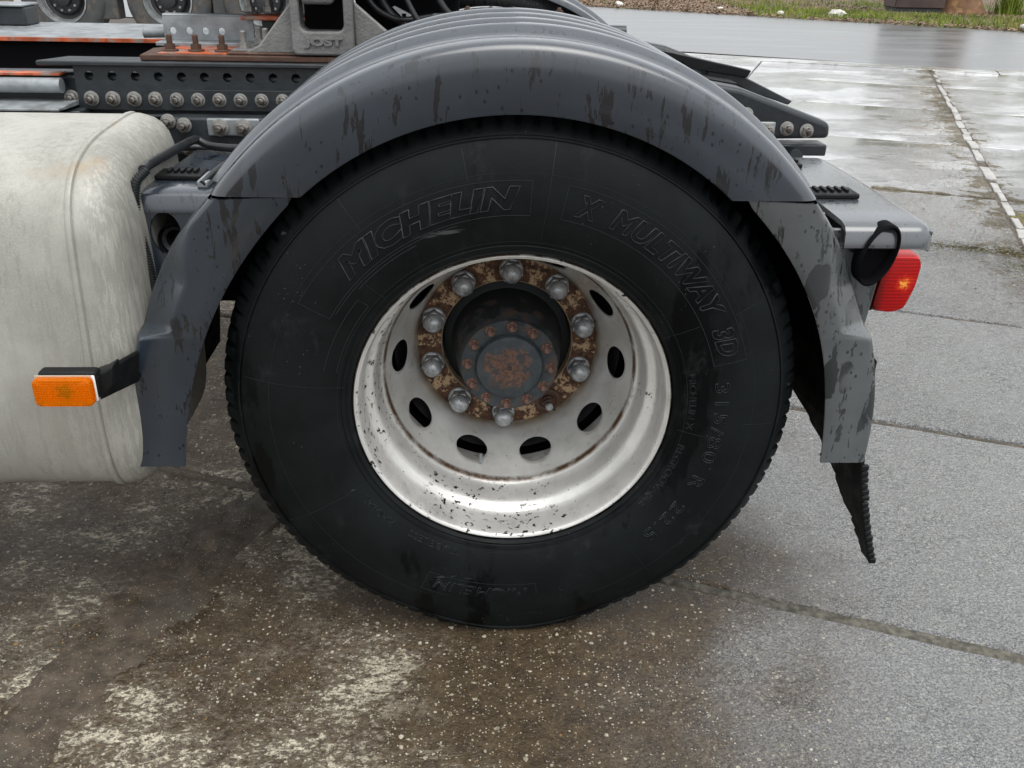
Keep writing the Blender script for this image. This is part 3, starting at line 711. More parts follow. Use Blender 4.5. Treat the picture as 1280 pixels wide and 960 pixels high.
# ------------------------------------------------------------------ mudguards
def guard_section():      # (r, y) outer line of the mudguard shell, from inner lip over the skirt to the inboard edge
    p = [(.5365, -.0260), (.5365, -.0300), (.5390, -.0310), (.600, -.0310), (.622, -.0305), (.634, -.0275), (.6410, -.0215), (.6450, -.012), (.6475, .002), (.6480, .018)]
    y = .03
    def ridge(y0, w, h=.015): return [(.6480, y0), (.6480+h*.25, y0+w*.10), (.6480+h*.85, y0+w*.24), (.6480+h, y0+w*.40), (.6480+h, y0+w*.6), (.6480+h*.8, y0+w*.8), (.6480+h*.2, y0+w*.93), (.6480, y0+w)]
    for y0, w in ((.060, .075), (.175, .075), (.290, .075), (.405, .075)): p += ridge(y0, w)
    p += [(.6475, .520), (.6440, .545), (.630, .553)]
    return p
def build_mudguard(far=False):
    outer = guard_section(); inner = [(r-.0045 if y > -.02 else r, y+.0045 if y < .02 else y) for r, y in outer]
    inner = [(min(r, .6435), max(y, -.0262)) for r, y in inner]
    prof = outer+inner[::-1]; n = 150; rows = []
    for t in range(n+1):
        row = []
        for r, y in prof:
            ar = math.asin(min(.99, .4015/r)); al = PI-ar; a = al+(ar-al)*t/n
            row.append((r*math.cos(a), y, ZC+r*math.sin(a)))
        rows.append(row)
    if not far:
        mb = MB(); m = len(prof); vs = [p for r in rows for p in r]
        f = [(i*m+j, i*m+(j+1) % m, (i+1)*m+(j+1) % m, (i+1)*m+j) for i in range(n) for j in range(m)]
        f += [(j, (j+1), 2*len(outer)-2-j, 2*len(outer)-1-j) for j in range(len(outer)-1)]
        f += [(n*m+j, n*m+(j+1), n*m+2*len(outer)-2-j, n*m+2*len(outer)-1-j) for j in range(len(outer)-1)]
        mb.add(vs, f)
        guard = part('mudguard', mb, 'fender_plastic', truck, smooth=50, label='ribbed dark grey plastic mudguard arching over the rear wheel, beaded with rain')
    else:
        mb = MB(); vs = [(x, 2.44-(y), z) for r in rows for x, y, z in r]; m = len(prof)
        f = [(i*m+j, i*m+(j+1) % m, (i+1)*m+(j+1) % m, (i+1)*m+j) for i in range(n) for j in range(m)]
        mb.add(vs, f); part('mudguard', mb, 'fender_plastic', truck, smooth=50, label='mudguard on the far side'); return
    tabs = {-1: ([(.917, -.367), (.849, -.435), (.79, -.475), (.736, -.508), (.66, -.545), (.583, -.575), (.50, -.597), (.418, -.609)],
                 [(.923, -.502), (.821, -.596), (.74, -.634), (.661, -.664), (.60, -.680), (.551, -.688), (.48, -.697), (.409, -.704)]),
            1: ([(.916, .384), (.87, .428), (.826, .465), (.77, .503), (.708, .534), (.63, .562), (.548, .579), (.428, .592)],
                [(.924, .503), (.88, .536), (.827, .567), (.76, .612), (.70, .641), (.654, .657), (.548, .674), (.409, .683)])}
    for s in (-1, 1):
        fi, fo = smooth_tab(tabs[s][0]), smooth_tab(tabs[s][1]); rows = []; n = 60
        for i in range(n+1):
            z = .9155+(.412-.9155)*i/n
            xi, xo = fi(z)*s, fo(z)*s
            # recessed shoulder facet that ends in a step
            k = 0.
            if z > .672: k = min(1, (z-.672)/.010)*min(1, max(0, (.875-z)/.10))
            w = (xo-xi); cr = xo-w*.06-k*.050; dy = .030*k
            ty = .0 if i < n-2 else .001*(i-n+2)
            bow = .004*math.sin(PI*i/n)
            o_ = [(xi, -.0255), (xi, -.0285), (xi+.002, -.0295), (cr-.010, -.0295), (cr-.003, -.0285), (cr+.001, -.0265), (xo-.004-.004*k, -.0215+dy), (xo-.0012, -.014+dy), (xo, -.004+dy), (xo, .045), (xo, .12), (xo, .53)]
            n_ = [(xo-.0045, .53), (xo-.0045, .12), (xo-.0045, .05), (xo-.005, .0+dy), (xo-.007-.004*k, -.012+dy), (cr-.002, -.0205), (cr-.012, -.0235), (xi+.004, -.0248)]
            zz = lambda x: z+(.006*(xo-x)/w if i == 0 else 0)
            rows.append([(s*x, y+bow*(y > 0), zz(x)) for x, y in o_+n_])
        m = len(rows[0]); vs = [p for r in rows for p in r]
        f = [(i*m+j, i*m+(j+1) % m, (i+1)*m+(j+1) % m, (i+1)*m+j) for i in range(n) for j in range(m)]
        mb = MB().add(vs, f)
        # closed bottom lip
        xi, xo = fi(.412)*s, fo(.412)*s
        mb.prism([(s*(xi+.008), -.027), (s*(xo-.006), -.027), (s*(xo-.001), -.006), (s*(xo-.001), .02), (s*(xi+.008), .0)], .4125, .417, 'z')
        part('mudguard_section', mb, 'fender_plastic' if s < 0 else 'fender_faded', truck, smooth=40,
             label='front lower mudguard section hanging beside the tank' if s < 0 else 'faded rear lower mudguard section with dark wet spots')
def build_liner():
    rows = []; n = 90
    for t in range(n+1):
        a = math.radians(-14+208*t/n); row = []
        z = ZC+.66*math.sin(a)
        if z > .93: R_ = .640
        else: R_ = .640
        x = R_*math.cos(a); 
        rows.append((x, ZC+R_*math.sin(a)))
    # follow the lower sections
    L = [(-.692, .415), (-.676, .552), (-.654, .66), (-.622, .74), (-.584, .821), (-.500, .912)]
    Rr = [(.494, .912), (.555, .827), (.598, .76), (.628, .70), (.645, .654), (.662, .548), (.671, .415)]
    mid = [(x, z) for x, z in rows[::-1] if z > .925]
    P = L+mid+Rr
    g = [[(x*.997, y, ZC+(z-ZC)*.997) for y in (.055, .12, .2, .35, .548)] for x, z in P]
    g2 = [[(x*.990, y, ZC+(z-ZC)*.990) for y in (.055, .12, .2, .35, .548)] for x, z in P]
    mb = MB().grid(g); mb.grid(g2)
    part('shaded_arch_liner', mb, 'black_void', truck, smooth=60)  # added black sheet: dark inner plastic with its shade painted in
    g = []
    for k in range(61):
        a = math.radians(-8+174*k/60); g.append([(r*math.cos(a), .545, ZC+r*math.sin(a)) for r in (.50, .649 if k > 22 else .672)])
    part('arch_gap_blocker', MB().grid(g), 'black_void', truck, smooth=60)  # added black wall that closes a bright gap inboard of the wheel
build_mudguard(); build_mudguard(True); build_liner()

def build_flap():
    # torn rubber flap below the rear section: y-z outline, hung along x
    top, bot = .62, .165; rows = []; n = 60
    for i in range(n+1):
        z = top+(bot-top)*i/n; x = .664+.081*((top-z)/(top-bot))**2
        t = (top-z)/(top-bot); q = max(0, min(1, (.44-z)/.27)); y1 = float(np.interp(z, [.165, .22, .26, .33, .39, .44, .50], [.02, .03, .07, .12, .22, .42, .50]))+noise.noise(Vector((0, 0, z*60)))*.02
        xf = x-.12*min(y1, .36)*min(1, max(0, (.55-z)/.1)); y1 = min(y1, .50)
        rows.append([(x-.004, -.016, z), (x+.001, -.018, z), (x+.005, -.014, z), (xf+.004, y1, z), (xf-.004, y1, z)])
    m = 5; mb = MB().add([p for r in rows for p in r], [(i*m+j, i*m+(j+1) % m, (i+1)*m+(j+1) % m, (i+1)*m+j) for i in range(n) for j in range(m)]+[tuple(n*m+j for j in range(m))])
    fl = part('mudflap', mb, 'black_rubber', truck, smooth=40, label='torn black rubber mudflap with a ribbed edge')
    for k in range(17):
        t = .50+k/16*.49; z = top+(bot-top)*t; x = .664+.081*t**2
        part('flap_rib', MB().box(x-.0045, x+.0085+random.uniform(0, .004), -.0215, -.012, z-.0055, z+.0052+random.uniform(-.001, .0015)), 'black_rubber', fl, bevel=.0025)
build_flap()

# ------------------------------------------------------------------ fuel tank
def build_tank():
    # outline of the tank in y-z (clockwise from bottom front)
    key = [(.020, .352), (-.010, .362), (-.030, .385), (-.046, .43), (-.052, .50), (-.050, .58), (-.042, .66), (-.034, .74), (-.026, .82), (-.014, .885), (.010, .925), (.045, .952), (.09, .968), (.15, .979), (.22, .983),
           (.31, .987), (.372, .986), (.402, .955), (.406, .86), (.402, .46), (.390, .385), (.345, .355), (.28, .350)]
    K = np.array(key+key[:1]); s = np.concatenate([[0], np.cumsum(np.hypot(*np.diff(K, axis=0).T))])
    N = 160; t = np.linspace(0, s[-1], N, endpoint=False); Y = np.interp(t, s, K[:, 0]); Z = np.interp(t, s, K[:, 1])
    for _ in range(6): Y = (np.roll(Y, 1)+Y*2+np.roll(Y, -1))/4; Z = (np.roll(Z, 1)+Z*2+np.roll(Z, -1))/4
    cy, cz = .175, .665
    def loop(x, ins):
        out = []
        for y, z in zip(Y, Z):
            d = Vector((y-cy, z-cz)); k = max(abs(d.x)/.33, abs(d.y)/.32, .01)
            sx = 1-ins/.227; sz = 1-ins/.315; out.append((x, cy+(y-cy)*sx, cz+(z-cz)*sz))
        return out
    st = [(-2.1, 0), (-1.6, 0), (-1.2, 0), (-.9, 0), (-.765, 0), (-.748, 0), (-.7460, -.0035), (-.7410, -.0045), (-.7370, -.0035), (-.7350, .001), (-.7335, .001), (-.7320, -.0015), (-.728, -.002), (-.715, .0005), (-.700, .0045),
          (-.687, .0115), (-.676, .022), (-.667, .037), (-.660, .058), (-.6545, .09), (-.651, .13), (-.649, .17), (-.6485, .21)]
    mb = MB(); vs = []; 
    for x, i in st: vs += loop(x, i)
    f = [(a*N+k, a*N+(k+1) % N, (a+1)*N+(k+1) % N, (a+1)*N+k) for a in range(len(st)-1) for k in range(N)]+[tuple((len(st)-1)*N+k for k in range(N)), tuple(range(N))]
    mb.add(vs, f); tank = part('fuel_tank', mb, 'tank', truck, smooth=50, label='weathered aluminium fuel tank with rounded end cap and weld seam')
build_tank()

# ------------------------------------------------------------------ chassis
def sp(points, n=10, it=3):
    P = [Vector(p) for p in points]; o = []
    for i in range(len(P)-1):
        for q in range(n): o.append(P[i].lerp(P[i+1], q/n))
    o.append(P[-1])
    for _ in range(it*n//3): o = [o[0]]+[(o[i-1]+o[i]*2+o[i+1])/4 for i in range(1, len(o)-1)]+[o[-1]]
    return o
def nut_bolt(name, R=.0135, L=.016, washer=.0170, mat='bolt_steel'):
    b = MB(); b.lathe([(washer, 0), (washer, -.003), (washer*.9, -.0038)], 24)
    hx = [(R*math.cos(PI/3*k+.2), R*math.sin(PI/3*k+.2)) for k in range(6)]; b.prism(hx, -.003, -.003-L*.75)
    b.lathe([(R*.85, -.003-L*.75), (R*.75, -.003-L*.87)], 16); b.lathe([(R*.5, -.003-L*.7), (R*.5, -.003-L*1.3), (R*.38, -.003-L*1.42)], 12)
    return b.mesh(name, mat, 30)
def top_bolt(name, mat, R=.013, h=.03):
    b = MB()
    def lz(prof, n=20):
        vs = []
        for r, z in prof:
            for k in range(n): a = 2*PI*k/n; vs.append((r*math.cos(a), r*math.sin(a), z))
        m = len(prof); b.add(vs, [(i*n+k, i*n+(k+1) % n, (i+1)*n+(k+1) % n, (i+1)*n+k) for i in range(m-1) for k in range(n)]+[tuple((m-1)*n+k for k in range(n))])
    lz([(R*1.5, 0), (R*1.5, .003), (R*1.4, .0038)])
    hx = [(R*math.cos(PI/3*k), R*math.sin(PI/3*k)) for k in range(6)]; b.prism(hx, .003, .003+R*1.0, 'z'); lz([(R*.55, .01), (R*.55, h), (R*.42, h+.002)], 12)
    return b.mesh(name, mat, 30)
def plate_holes(x0, x1, z0, z1, y0, th, holes, nseg=20):   # vertical plate with a row of round holes, all at the same height
    mb = MB(); xs = sorted(holes); cuts = [x0]+[(xs[i][0]+xs[i+1][0])/2 for i in range(len(xs)-1)]+[x1]
    for i, (hx, hz, hr) in enumerate(xs):
        a, b = cuts[i], cuts[i+1]; per = 32
        for yy, flip in ((y0, 0), (y0+th, 1)):
            vs = []
            for k in range(per):
                t = 2*PI*k/per; ca, sa = math.cos(t), math.sin(t)
                e = 1e9
                if ca > 1e-9: e = min(e, (b-hx)/ca)
                if ca < -1e-9: e = min(e, (hx-a)/-ca)
                if sa > 1e-9: e = min(e, (z1-hz)/sa)
                if sa < -1e-9: e = min(e, (hz-z0)/-sa)
                vs.append((hx+hr*ca, yy, hz+hr*sa)); vs.append((hx+e*ca, yy, hz+e*sa))
            mb.add(vs, [(2*k, 2*k+1, (2*k+3) % (2*per), (2*k+2) % (2*per)) for k in range(per)])
            # corners
            for (cx, cz) in ((a, z0), (b, z0), (b, z1), (a, z1)):
                t = math.atan2(cz-hz, cx-hx) % (2*PI); k = int(t/(2*PI)*per); k2 = (k+1) % per
                mb.add([(cx, yy, cz), vs[2*k+1], vs[2*k2+1]], [(0, 1, 2)])
        vs = [(hx+hr*math.cos(2*PI*k/per), y0+q*th, hz+hr*math.sin(2*PI*k/per)) for q in (0, 1) for k in range(per)]
        mb.add(vs, [(k, (k+1) % per, per+(k+1) % per, per+k) for k in range(per)])
    mb.add([(x0, y0, z0), (x1, y0, z0), (x1, y0+th, z0), (x0, y0+th, z0)], [(0, 1, 2, 3)]); mb.add([(x0, y0, z1), (x1, y0, z1), (x1, y0+th, z1), (x0, y0+th, z1)], [(0, 1, 2, 3)])
    mb.add([(x0, y0, z0), (x0, y0, z1), (x0, y0+th, z1), (x0, y0+th, z0)], [(0, 1, 2, 3)]); mb.add([(x1, y0, z0), (x1, y0, z1), (x1, y0+th, z1), (x1, y0+th, z0)], [(0, 1, 2, 3)])
    return mb
def build_chassis():
    # main rail: web, rounded top flange (C profile), behind the angle plate
    YR = .732
    rail = MB().prism([(-2.6, .76), (.30, .76), (.42, .868), (.803, .878), (.800, .914), (.57, .993), (.45, 1.012), (-2.6, 1.006)], YR, YR+.075)
    part('frame_rail', rail, 'rail_paint', truck, bevel=.012, seg=4, label='dark painted near frame rail tapering at the rear')
    part('frame_rail', MB().prism([(-2.6, .76), (.30, .76), (.42, .868), (.803, .878), (.800, .914), (.57, .993), (.45, 1.012), (-2.6, 1.006)], 1.66, 1.735), 'rail_paint', truck, bevel=.012, label='far frame rail')
    # angle plate (web with holes + outward flange)
    holes = [(-.952+.0522*k, 1.005, .0105) for k in range(26)]
    sub = part('subframe_angle', plate_holes(-.985, .42, .930, 1.028, .716, .010, holes), 'dark_steel', truck, smooth=30, label='angle plate with a row of round holes, bolted to the rail')
    part('angle_flange', MB().prism([(-1.060, .700), (.42, .700), (.42, .790), (-1.02, .790)], 1.028, 1.039, 'z'), 'dark_steel', sub, bevel=.003)
    nb = nut_bolt('rail_bolt')
    for k in range(25):
        x = -1.003+.0487*k
        link('rail_bolt', nb, truck, (x, .716 if k > 0 else .728, .955)).rotation_euler = (0, random.uniform(0, 1), 0)
    # doubling strip and gusset bracket under the bolts
    part('doubler_plate', MB().prism([(-.800, .936), (-.79, .930), (-.30, .930), (-.30, .977), (-.775, .977), (-.795, .970)], .7125, .7155), 'dark_steel', truck, bevel=.001)
    gus = part('gusset_plate', MB().prism([(-.845, .868), (-.80, .845), (-.70, .835), (-.30, .835), (-.30, .925), (-.77, .925), (-.80, .905), (-.845, .895)], .655, .705), 'dark_steel', truck, bevel=.006, seg=3)
    nb2 = nut_bolt('gusset_bolt', .0135, .020)
    for x, z in ((-.768, .912), (-.733, .904), (-.728, .852)): link('gusset_bolt', nb2, gus, (x, .655, z+.004))
    part('bolt_plate', MB().box(-.680, -.560, .646, .6545, .885, .925), 'galv_steel', gus, bevel=.006, seg=3)
    nb3 = nut_bolt('plate_bolt', .0140, .020, .020)
    for x in (-.650, -.598): link('plate_bolt', nb3, gus, (x, .646, .905))
    # crossmember and tank bracket details at the far left
    br = part('tank_bracket', MB().prism([(-1.32, .83), (-.975, .83), (-.99, .915), (-1.06, .925), (-1.16, .905), (-1.32, .90)], .665, .675), 'dark_steel', truck, bevel=.002)
    part('bracket_bolt', MB().lathe([(.013, 0), (.013, -.012), (.008, -.013), (.008, -.02)], 16, (-1.115, .665, .885)), 'galv_steel', br)
    part('bracket_bolt', MB().lathe([(.013, 0), (.013, -.012), (.008, -.013), (.008, -.02)], 16, (-1.19, .665, .885)), 'galv_steel', br)
    part('bracket_tab', MB().box(-1.015, -.965, .66, .73, .84, .935), 'dark_steel', br, bevel=.003)
    part('mounting_shelf', MB().prism([(.60, .944), (.72, .940), (.73, .952), (.60, .949)], -2.2, -.985, 'x'), 'galv_steel', truck, bevel=.001)
    part('upper_lip', MB().tube([(-2.2, .70, .985), (-1.01, .70, .985)], .017, 16), 'galv_steel', truck)
    part('orange_strip', MB().box(-2.2, -1.012, .70, .74, 1.0065, 1.011), 'orange_paint', truck)
    # far inner deck and its painted edge
    deck = part('cross_deck', MB().box(-2.4, -.80, 1.31, 1.75, 1.020, 1.030), 'galv_steel', truck, bevel=.002, label='pale wet steel deck between the frame rails')
    part('deck_edge', MB().box(-2.4, -.80, 1.296, 1.3095, 1.018, 1.028), 'orange_paint', deck)
    part('deck_web', MB().box(-2.4, .3, 1.325, 1.33, .70, 1.019), 'black_void', deck)
    j = part('junction_box', MB().box(-1.56, -1.46, 1.60, 1.70, 1.030, 1.085), 'dark_steel', deck, bevel=.006)
    part('box_lid', MB().box(-1.60, -1.46, 1.59, 1.71, 1.086, 1.094), 'galv_steel', deck, bevel=.004)
    for k in range(4):
        y = 1.40+.05*k; o = .02*k
        pts = [Vector((-1.72-o*.6, y-.06, 1.035)), Vector((-1.66-o*.4, y+.02, 1.05)), Vector((-1.60-.03*k, y+.10, 1.085)), Vector((-1.56+o*.3, 1.60, 1.068))]
        cl_ = []
        for i in range(3):
            for q in range(8): cl_.append(pts[i].lerp(pts[i+1], q/8))
        for _ in range(3): cl_ = [cl_[0]]+[(cl_[i-1]+cl_[i]*2+cl_[i+1])/4 for i in range(1, len(cl_)-1)]+[cl_[-1]]
        part('air_line', MB().tube(cl_, .0085, 8), 'hose_rubber', deck)
    lp = [Vector((-1.60+.045*math.cos(a), 1.52, 1.09+.022*math.sin(a))) for a in np.linspace(-1, 3.6, 16)]
    part('air_line', MB().tube(lp, .008, 8), 'galv_steel', deck)
    # perforated bracket behind the fifth wheel base
    holes = [(-.820, 1.083, .0085), (-.780, 1.083, .0085), (-.740, 1.083, .0085), (-.700, 1.083, .0085)]
    pb = part('perforated_bracket', plate_holes(-.842, -.62, 1.062, 1.118, .955, .006, holes), 'galv_steel', truck, smooth=30)
    part('bracket_top', MB().prism([(.955, 1.1185), (.958, 1.1225), (.99, 1.1225), (.99, 1.1185)], -.842, -.62, 'x'), 'galv_steel', pb, bevel=.001)
    part('bracket_foot', MB().box(-.85, -.60, .90, .96, 1.052, 1.0615), 'galv_steel', pb, bevel=.002)
    part('clamp_tube', MB().tube([(-.90, .98, 1.075), (-.845, .98, 1.077)], .013, 14), 'galv_steel', pb)
    # base plate of the coupling
    base = part('coupling_base_plate', MB().prism([(-.832, .72), (.35, .72), (.35, .93), (-.80, .93), (-.845, .86)], 1.040, 1.052, 'z'), 'rusty_steel', truck, bevel=.002, label='rusty base plate with orange paint remains')
    part('orange_patch', MB().prism([(-.80, .745), (-.60, .745), (-.58, .92), (-.79, .91)], 1.052, 1.0535, 'z'), 'orange_paint', base)
    tb = top_bolt('base_bolt', 'rusty_steel', .0125, .034)
    for x in (-.782, -.722, -.661): link('base_bolt', tb, base, (x, .79, 1.054))
    tb2 = top_bolt('clamp_bolt', 'bolt_steel', .014, .042)
    for x, y, z in ((-.612, .80, 1.056), (-.588, .86, 1.060), (-.560, .80, 1.062), (-.60, .93, 1.056)): link('clamp_bolt', tb2, base, (x, y, z))
    part('clamp_block', MB().box(-.635, -.53, .77, .90, 1.052, 1.062), 'cast_grey', base, bevel=.003)
    arm = part('coupling_arm', MB().prism([(-.645, .93), (-.42, .93), (-.42, 1.05), (-.60, 1.05)], 1.112, 1.122, 'z'), 'orange_paint', truck, bevel=.002, label='orange painted coupling cross arm')
    part('arm_leg', MB().box(-.60, -.46, .96, 1.02, 1.052, 1.1115), 'dark_steel', arm, bevel=.004)
    for x, y in ((-.635, 1.0), (-.585, .99), (-.53, .98), (-.49, .96), (-.455, .965)): link('arm_bolt', tb2, arm, (x, y, 1.1235))
    # cast coupling pedestal with window and maker's name
    w = MB(); Y0, Y1 = .715, .775
    def quad(x0, x1, z0, z1, x2=None, x3=None): w.prism([(x0, z0), (x1, z0), (x3 if x3 is not None else x1, z1), (x2 if x2 is not None else x0, z1)], Y0, Y1)
    ped_poly_out = [(-.478, 1.062), (-.484, 1.075), (-.484, 1.20), (-.345, 1.20), (-.345, 1.075), (-.352, 1.062)]
    # frame made of one ring: outer outline to inner window outline
    def rr(x0, x1, z0, z1, r, n=5):
        o = []
        for cx, cz, a0 in ((x1-r, z1-r, 0), (x0+r, z1-r, 90), (x0+r, z0+r, 180), (x1-r, z0+r, 270)):
            for k in range(n+1): a = math.radians(a0+90*k/n); o.append((cx+r*math.cos(a), cz+r*math.sin(a)))
        return o
    oo = rr(-.484, -.345, 1.056, 1.22, .010); ii = rr(-.463, -.365, 1.108, 1.20, .016)
    N = len(oo); vs = [(x, Y0, z) for x, z in oo]+[(x, Y0, z) for x, z in ii]+[(x, Y1, z) for x, z in oo]+[(x, Y1, z) for x, z in ii]
    fs = []
    for k in range(N):
        k2 = (k+1) % N; fs += [(k, k2, N+k2, N+k), (2*N+k, 2*N+k2, 3*N+k2, 3*N+k), (k, k2, 2*N+k2, 2*N+k), (N+k, N+k2, 3*N+k2, 3*N+k)]
    ped = part('coupling_pedestal', MB().add(vs, fs), 'cast_grey', truck, bevel=.005, seg=3, smooth=40, label='cast grey coupling pedestal with a window and raised lettering')
    part('pedestal_back', MB().box(-.47, -.36, .83, .84, 1.056, 1.22), 'black_void', ped)
    part('pedestal_wing', MB().prism([(-.484, 1.056), (-.60, 1.056), (-.565, 1.075), (-.4845, 1.17)], .745, .765), 'cast_grey', ped, bevel=.004)
    part('pedestal_wing', MB().prism([(-.345, 1.056), (-.20, 1.056), (-.23, 1.075), (-.3445, 1.17)], .745, .765), 'cast_grey', ped, bevel=.004)
    part('coupling_pin', MB().box(-.455, -.385, .70, .76, 1.165, 1.20), 'cast_grey', ped, bevel=.010, seg=3)
    part('wing_foot', MB().box(-.64, -.15, .735, .80, 1.0525, 1.0580), 'rusty_steel', ped, bevel=.002)
    cu = bpy.data.curves.new('t', 'FONT'); cu.body = 'JOST'; cu.size = .030; cu.extrude = .0035; cu.offset = .0012; cu.bevel_depth = .0006; cu.space_character = 1.05
    o = bpy.data.objects.new('t', cu); COL.objects.link(o); dg = bpy.context.evaluated_depsgraph_get(); dg.update()
    me = bpy.data.meshes.new_from_object(o.evaluated_get(dg)); bpy.data.objects.remove(o)
    n = len(me.vertices); co = np.empty(n*3, 'f'); me.vertices.foreach_get('co', co); co = co.reshape(-1, 3)
    x0, x1 = co[:, 0].min(), co[:, 0].max(); y0, y1 = co[:, 1].min(), co[:, 1].max()
    out = np.stack([-.457+(co[:, 0]-x0)/(x1-x0)*.088, Y0-.0012-co[:, 2], 1.072+(co[:, 1]-y0)/(y1-y0)*.0235], 1)
    me.vertices.foreach_set('co', out.astype('f').ravel()); me.materials.clear(); me.materials.append(M['cast_grey']); me.update()
    link('cast_lettering', me, ped)
    # coupling plate (fifth wheel), only its underside and rim show
    fw = MB(); pl = [(-.42+.48*math.cos(a)*1.0, 1.22+.46*math.sin(a)) for a in np.linspace(0, 2*PI, 48, endpoint=False)]
    fw.prism(pl, 1.225, 1.265, 'z'); part('coupling_plate', fw, 'dark_iron', truck, bevel=.008)
    part('coupling_body', MB().prism([(-.33, 1.02), (-.12, 1.02), (-.10, 1.222), (-.38, 1.222)], .95, 1.50), 'black_void', truck, bevel=.01)
    lv = part('release_lever', MB().prism([(-.268, 1.150), (-.263, 1.153), (-.205, 1.125), (-.217, 1.100)], 1.14-.24, 1.145-.24), 'white_plastic', truck)
    part('lever_hole', MB().box(-.245, -.235, .8985, .8998, 1.128, 1.136), 'black_void', lv)
    part('lever_hole', MB().box(-.226, -.217, .8985, .8998, 1.116, 1.124), 'black_void', lv)
    for k, (x, y, z) in enumerate(((-.31, .86, 1.17), (-.27, .88, 1.15), (-.20, .84, 1.135), (-.14, .9, 1.16))):
        part('air_line', MB().tube(sp([(x-.05, y, z+.08), (x, y-.02, z-.02), (x+.06, y, z-.05), (x+.16, y+.05, z-.035), (x+.3, y+.1, z-.03)], 8), .007+.002*(k % 2), 10), 'hose_rubber', truck, smooth=60)
    part('air_line', MB().tube(sp([(-1.6, .69, .93), (-1.3, .68, .945), (-1.1, .69, .93), (-.95, .70, .915), (-.7, .71, .92), (-.45, .705, .91)], 10), .006, 10), 'hose_rubber', truck, smooth=60)
    for x in (-.52,): part('cable_clip', MB().box(x, x+.012, .695, .718, .905, .932), 'galv_steel', truck, bevel=.002)
    part('air_line', MB().tube(sp([(-.80, .60, .86), (-.72, .58, .875), (-.60, .60, .865), (-.50, .62, .89), (-.42, .6, .92)], 10), .008, 10), 'hose_rubber', truck, smooth=60)
    # bright cast lug, far pieces above the mudguard
    part('guard_bracket', MB().box(-.16, .12, .57, .61, 1.150, 1.158), 'dark_iron', truck, bevel=.003)
    for x in (-.12, -.05, .02, .16): link('guard_bolt', top_bolt('guard_bolt', 'rusty_steel', .008, .014), truck, (x*.7, .59, 1.159))
    tb_ = part('cross_tube', MB().tube([(.0, 1.50, 1.048), (.405, 1.50, 1.048)], .021, 20), 'dark_steel', truck)
    # rear ramps at the end of each rail
    part('ramp_plate', MB().prism([(.36, 1.062), (.665, 1.003), (.655, .985), (.40, 1.02)], .99, 1.02), 'black_rubber', truck, bevel=.002)
    part('ramp_sheet', MB().prism([(.55, 1.02), (.62, 1.00), (.79, .925), (.78, .915), (.55, .985)], 1.00, 1.12), 'dark_steel', truck, bevel=.003)
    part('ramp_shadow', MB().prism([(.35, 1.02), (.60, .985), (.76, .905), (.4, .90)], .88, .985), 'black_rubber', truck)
    # rear end details of the near rail
    part('lower_flange', MB().box(.35, .802, .735, .80, .835, .8625), 'rail_paint', truck, bevel=.004)
    pc = part('clamp_plate', MB().box(.618, .662, .723, .7315, .878, .918), 'galv_steel', truck, bevel=.003)
    for x, z, y in ((.588, .934, .7315), (.643, .899, .7225), (.692, .902, .7315), (.742, .897, .7315)): link('rail_bolt', nb, truck, (x, y, z)).rotation_euler = (0, random.uniform(0, 1), 0)
    lug = MB().lathe([(.017, 0), (.017, .012)], 24, (.715, .70, .84)); part('lifting_lug', lug, 'dark_steel', truck)
build_chassis()

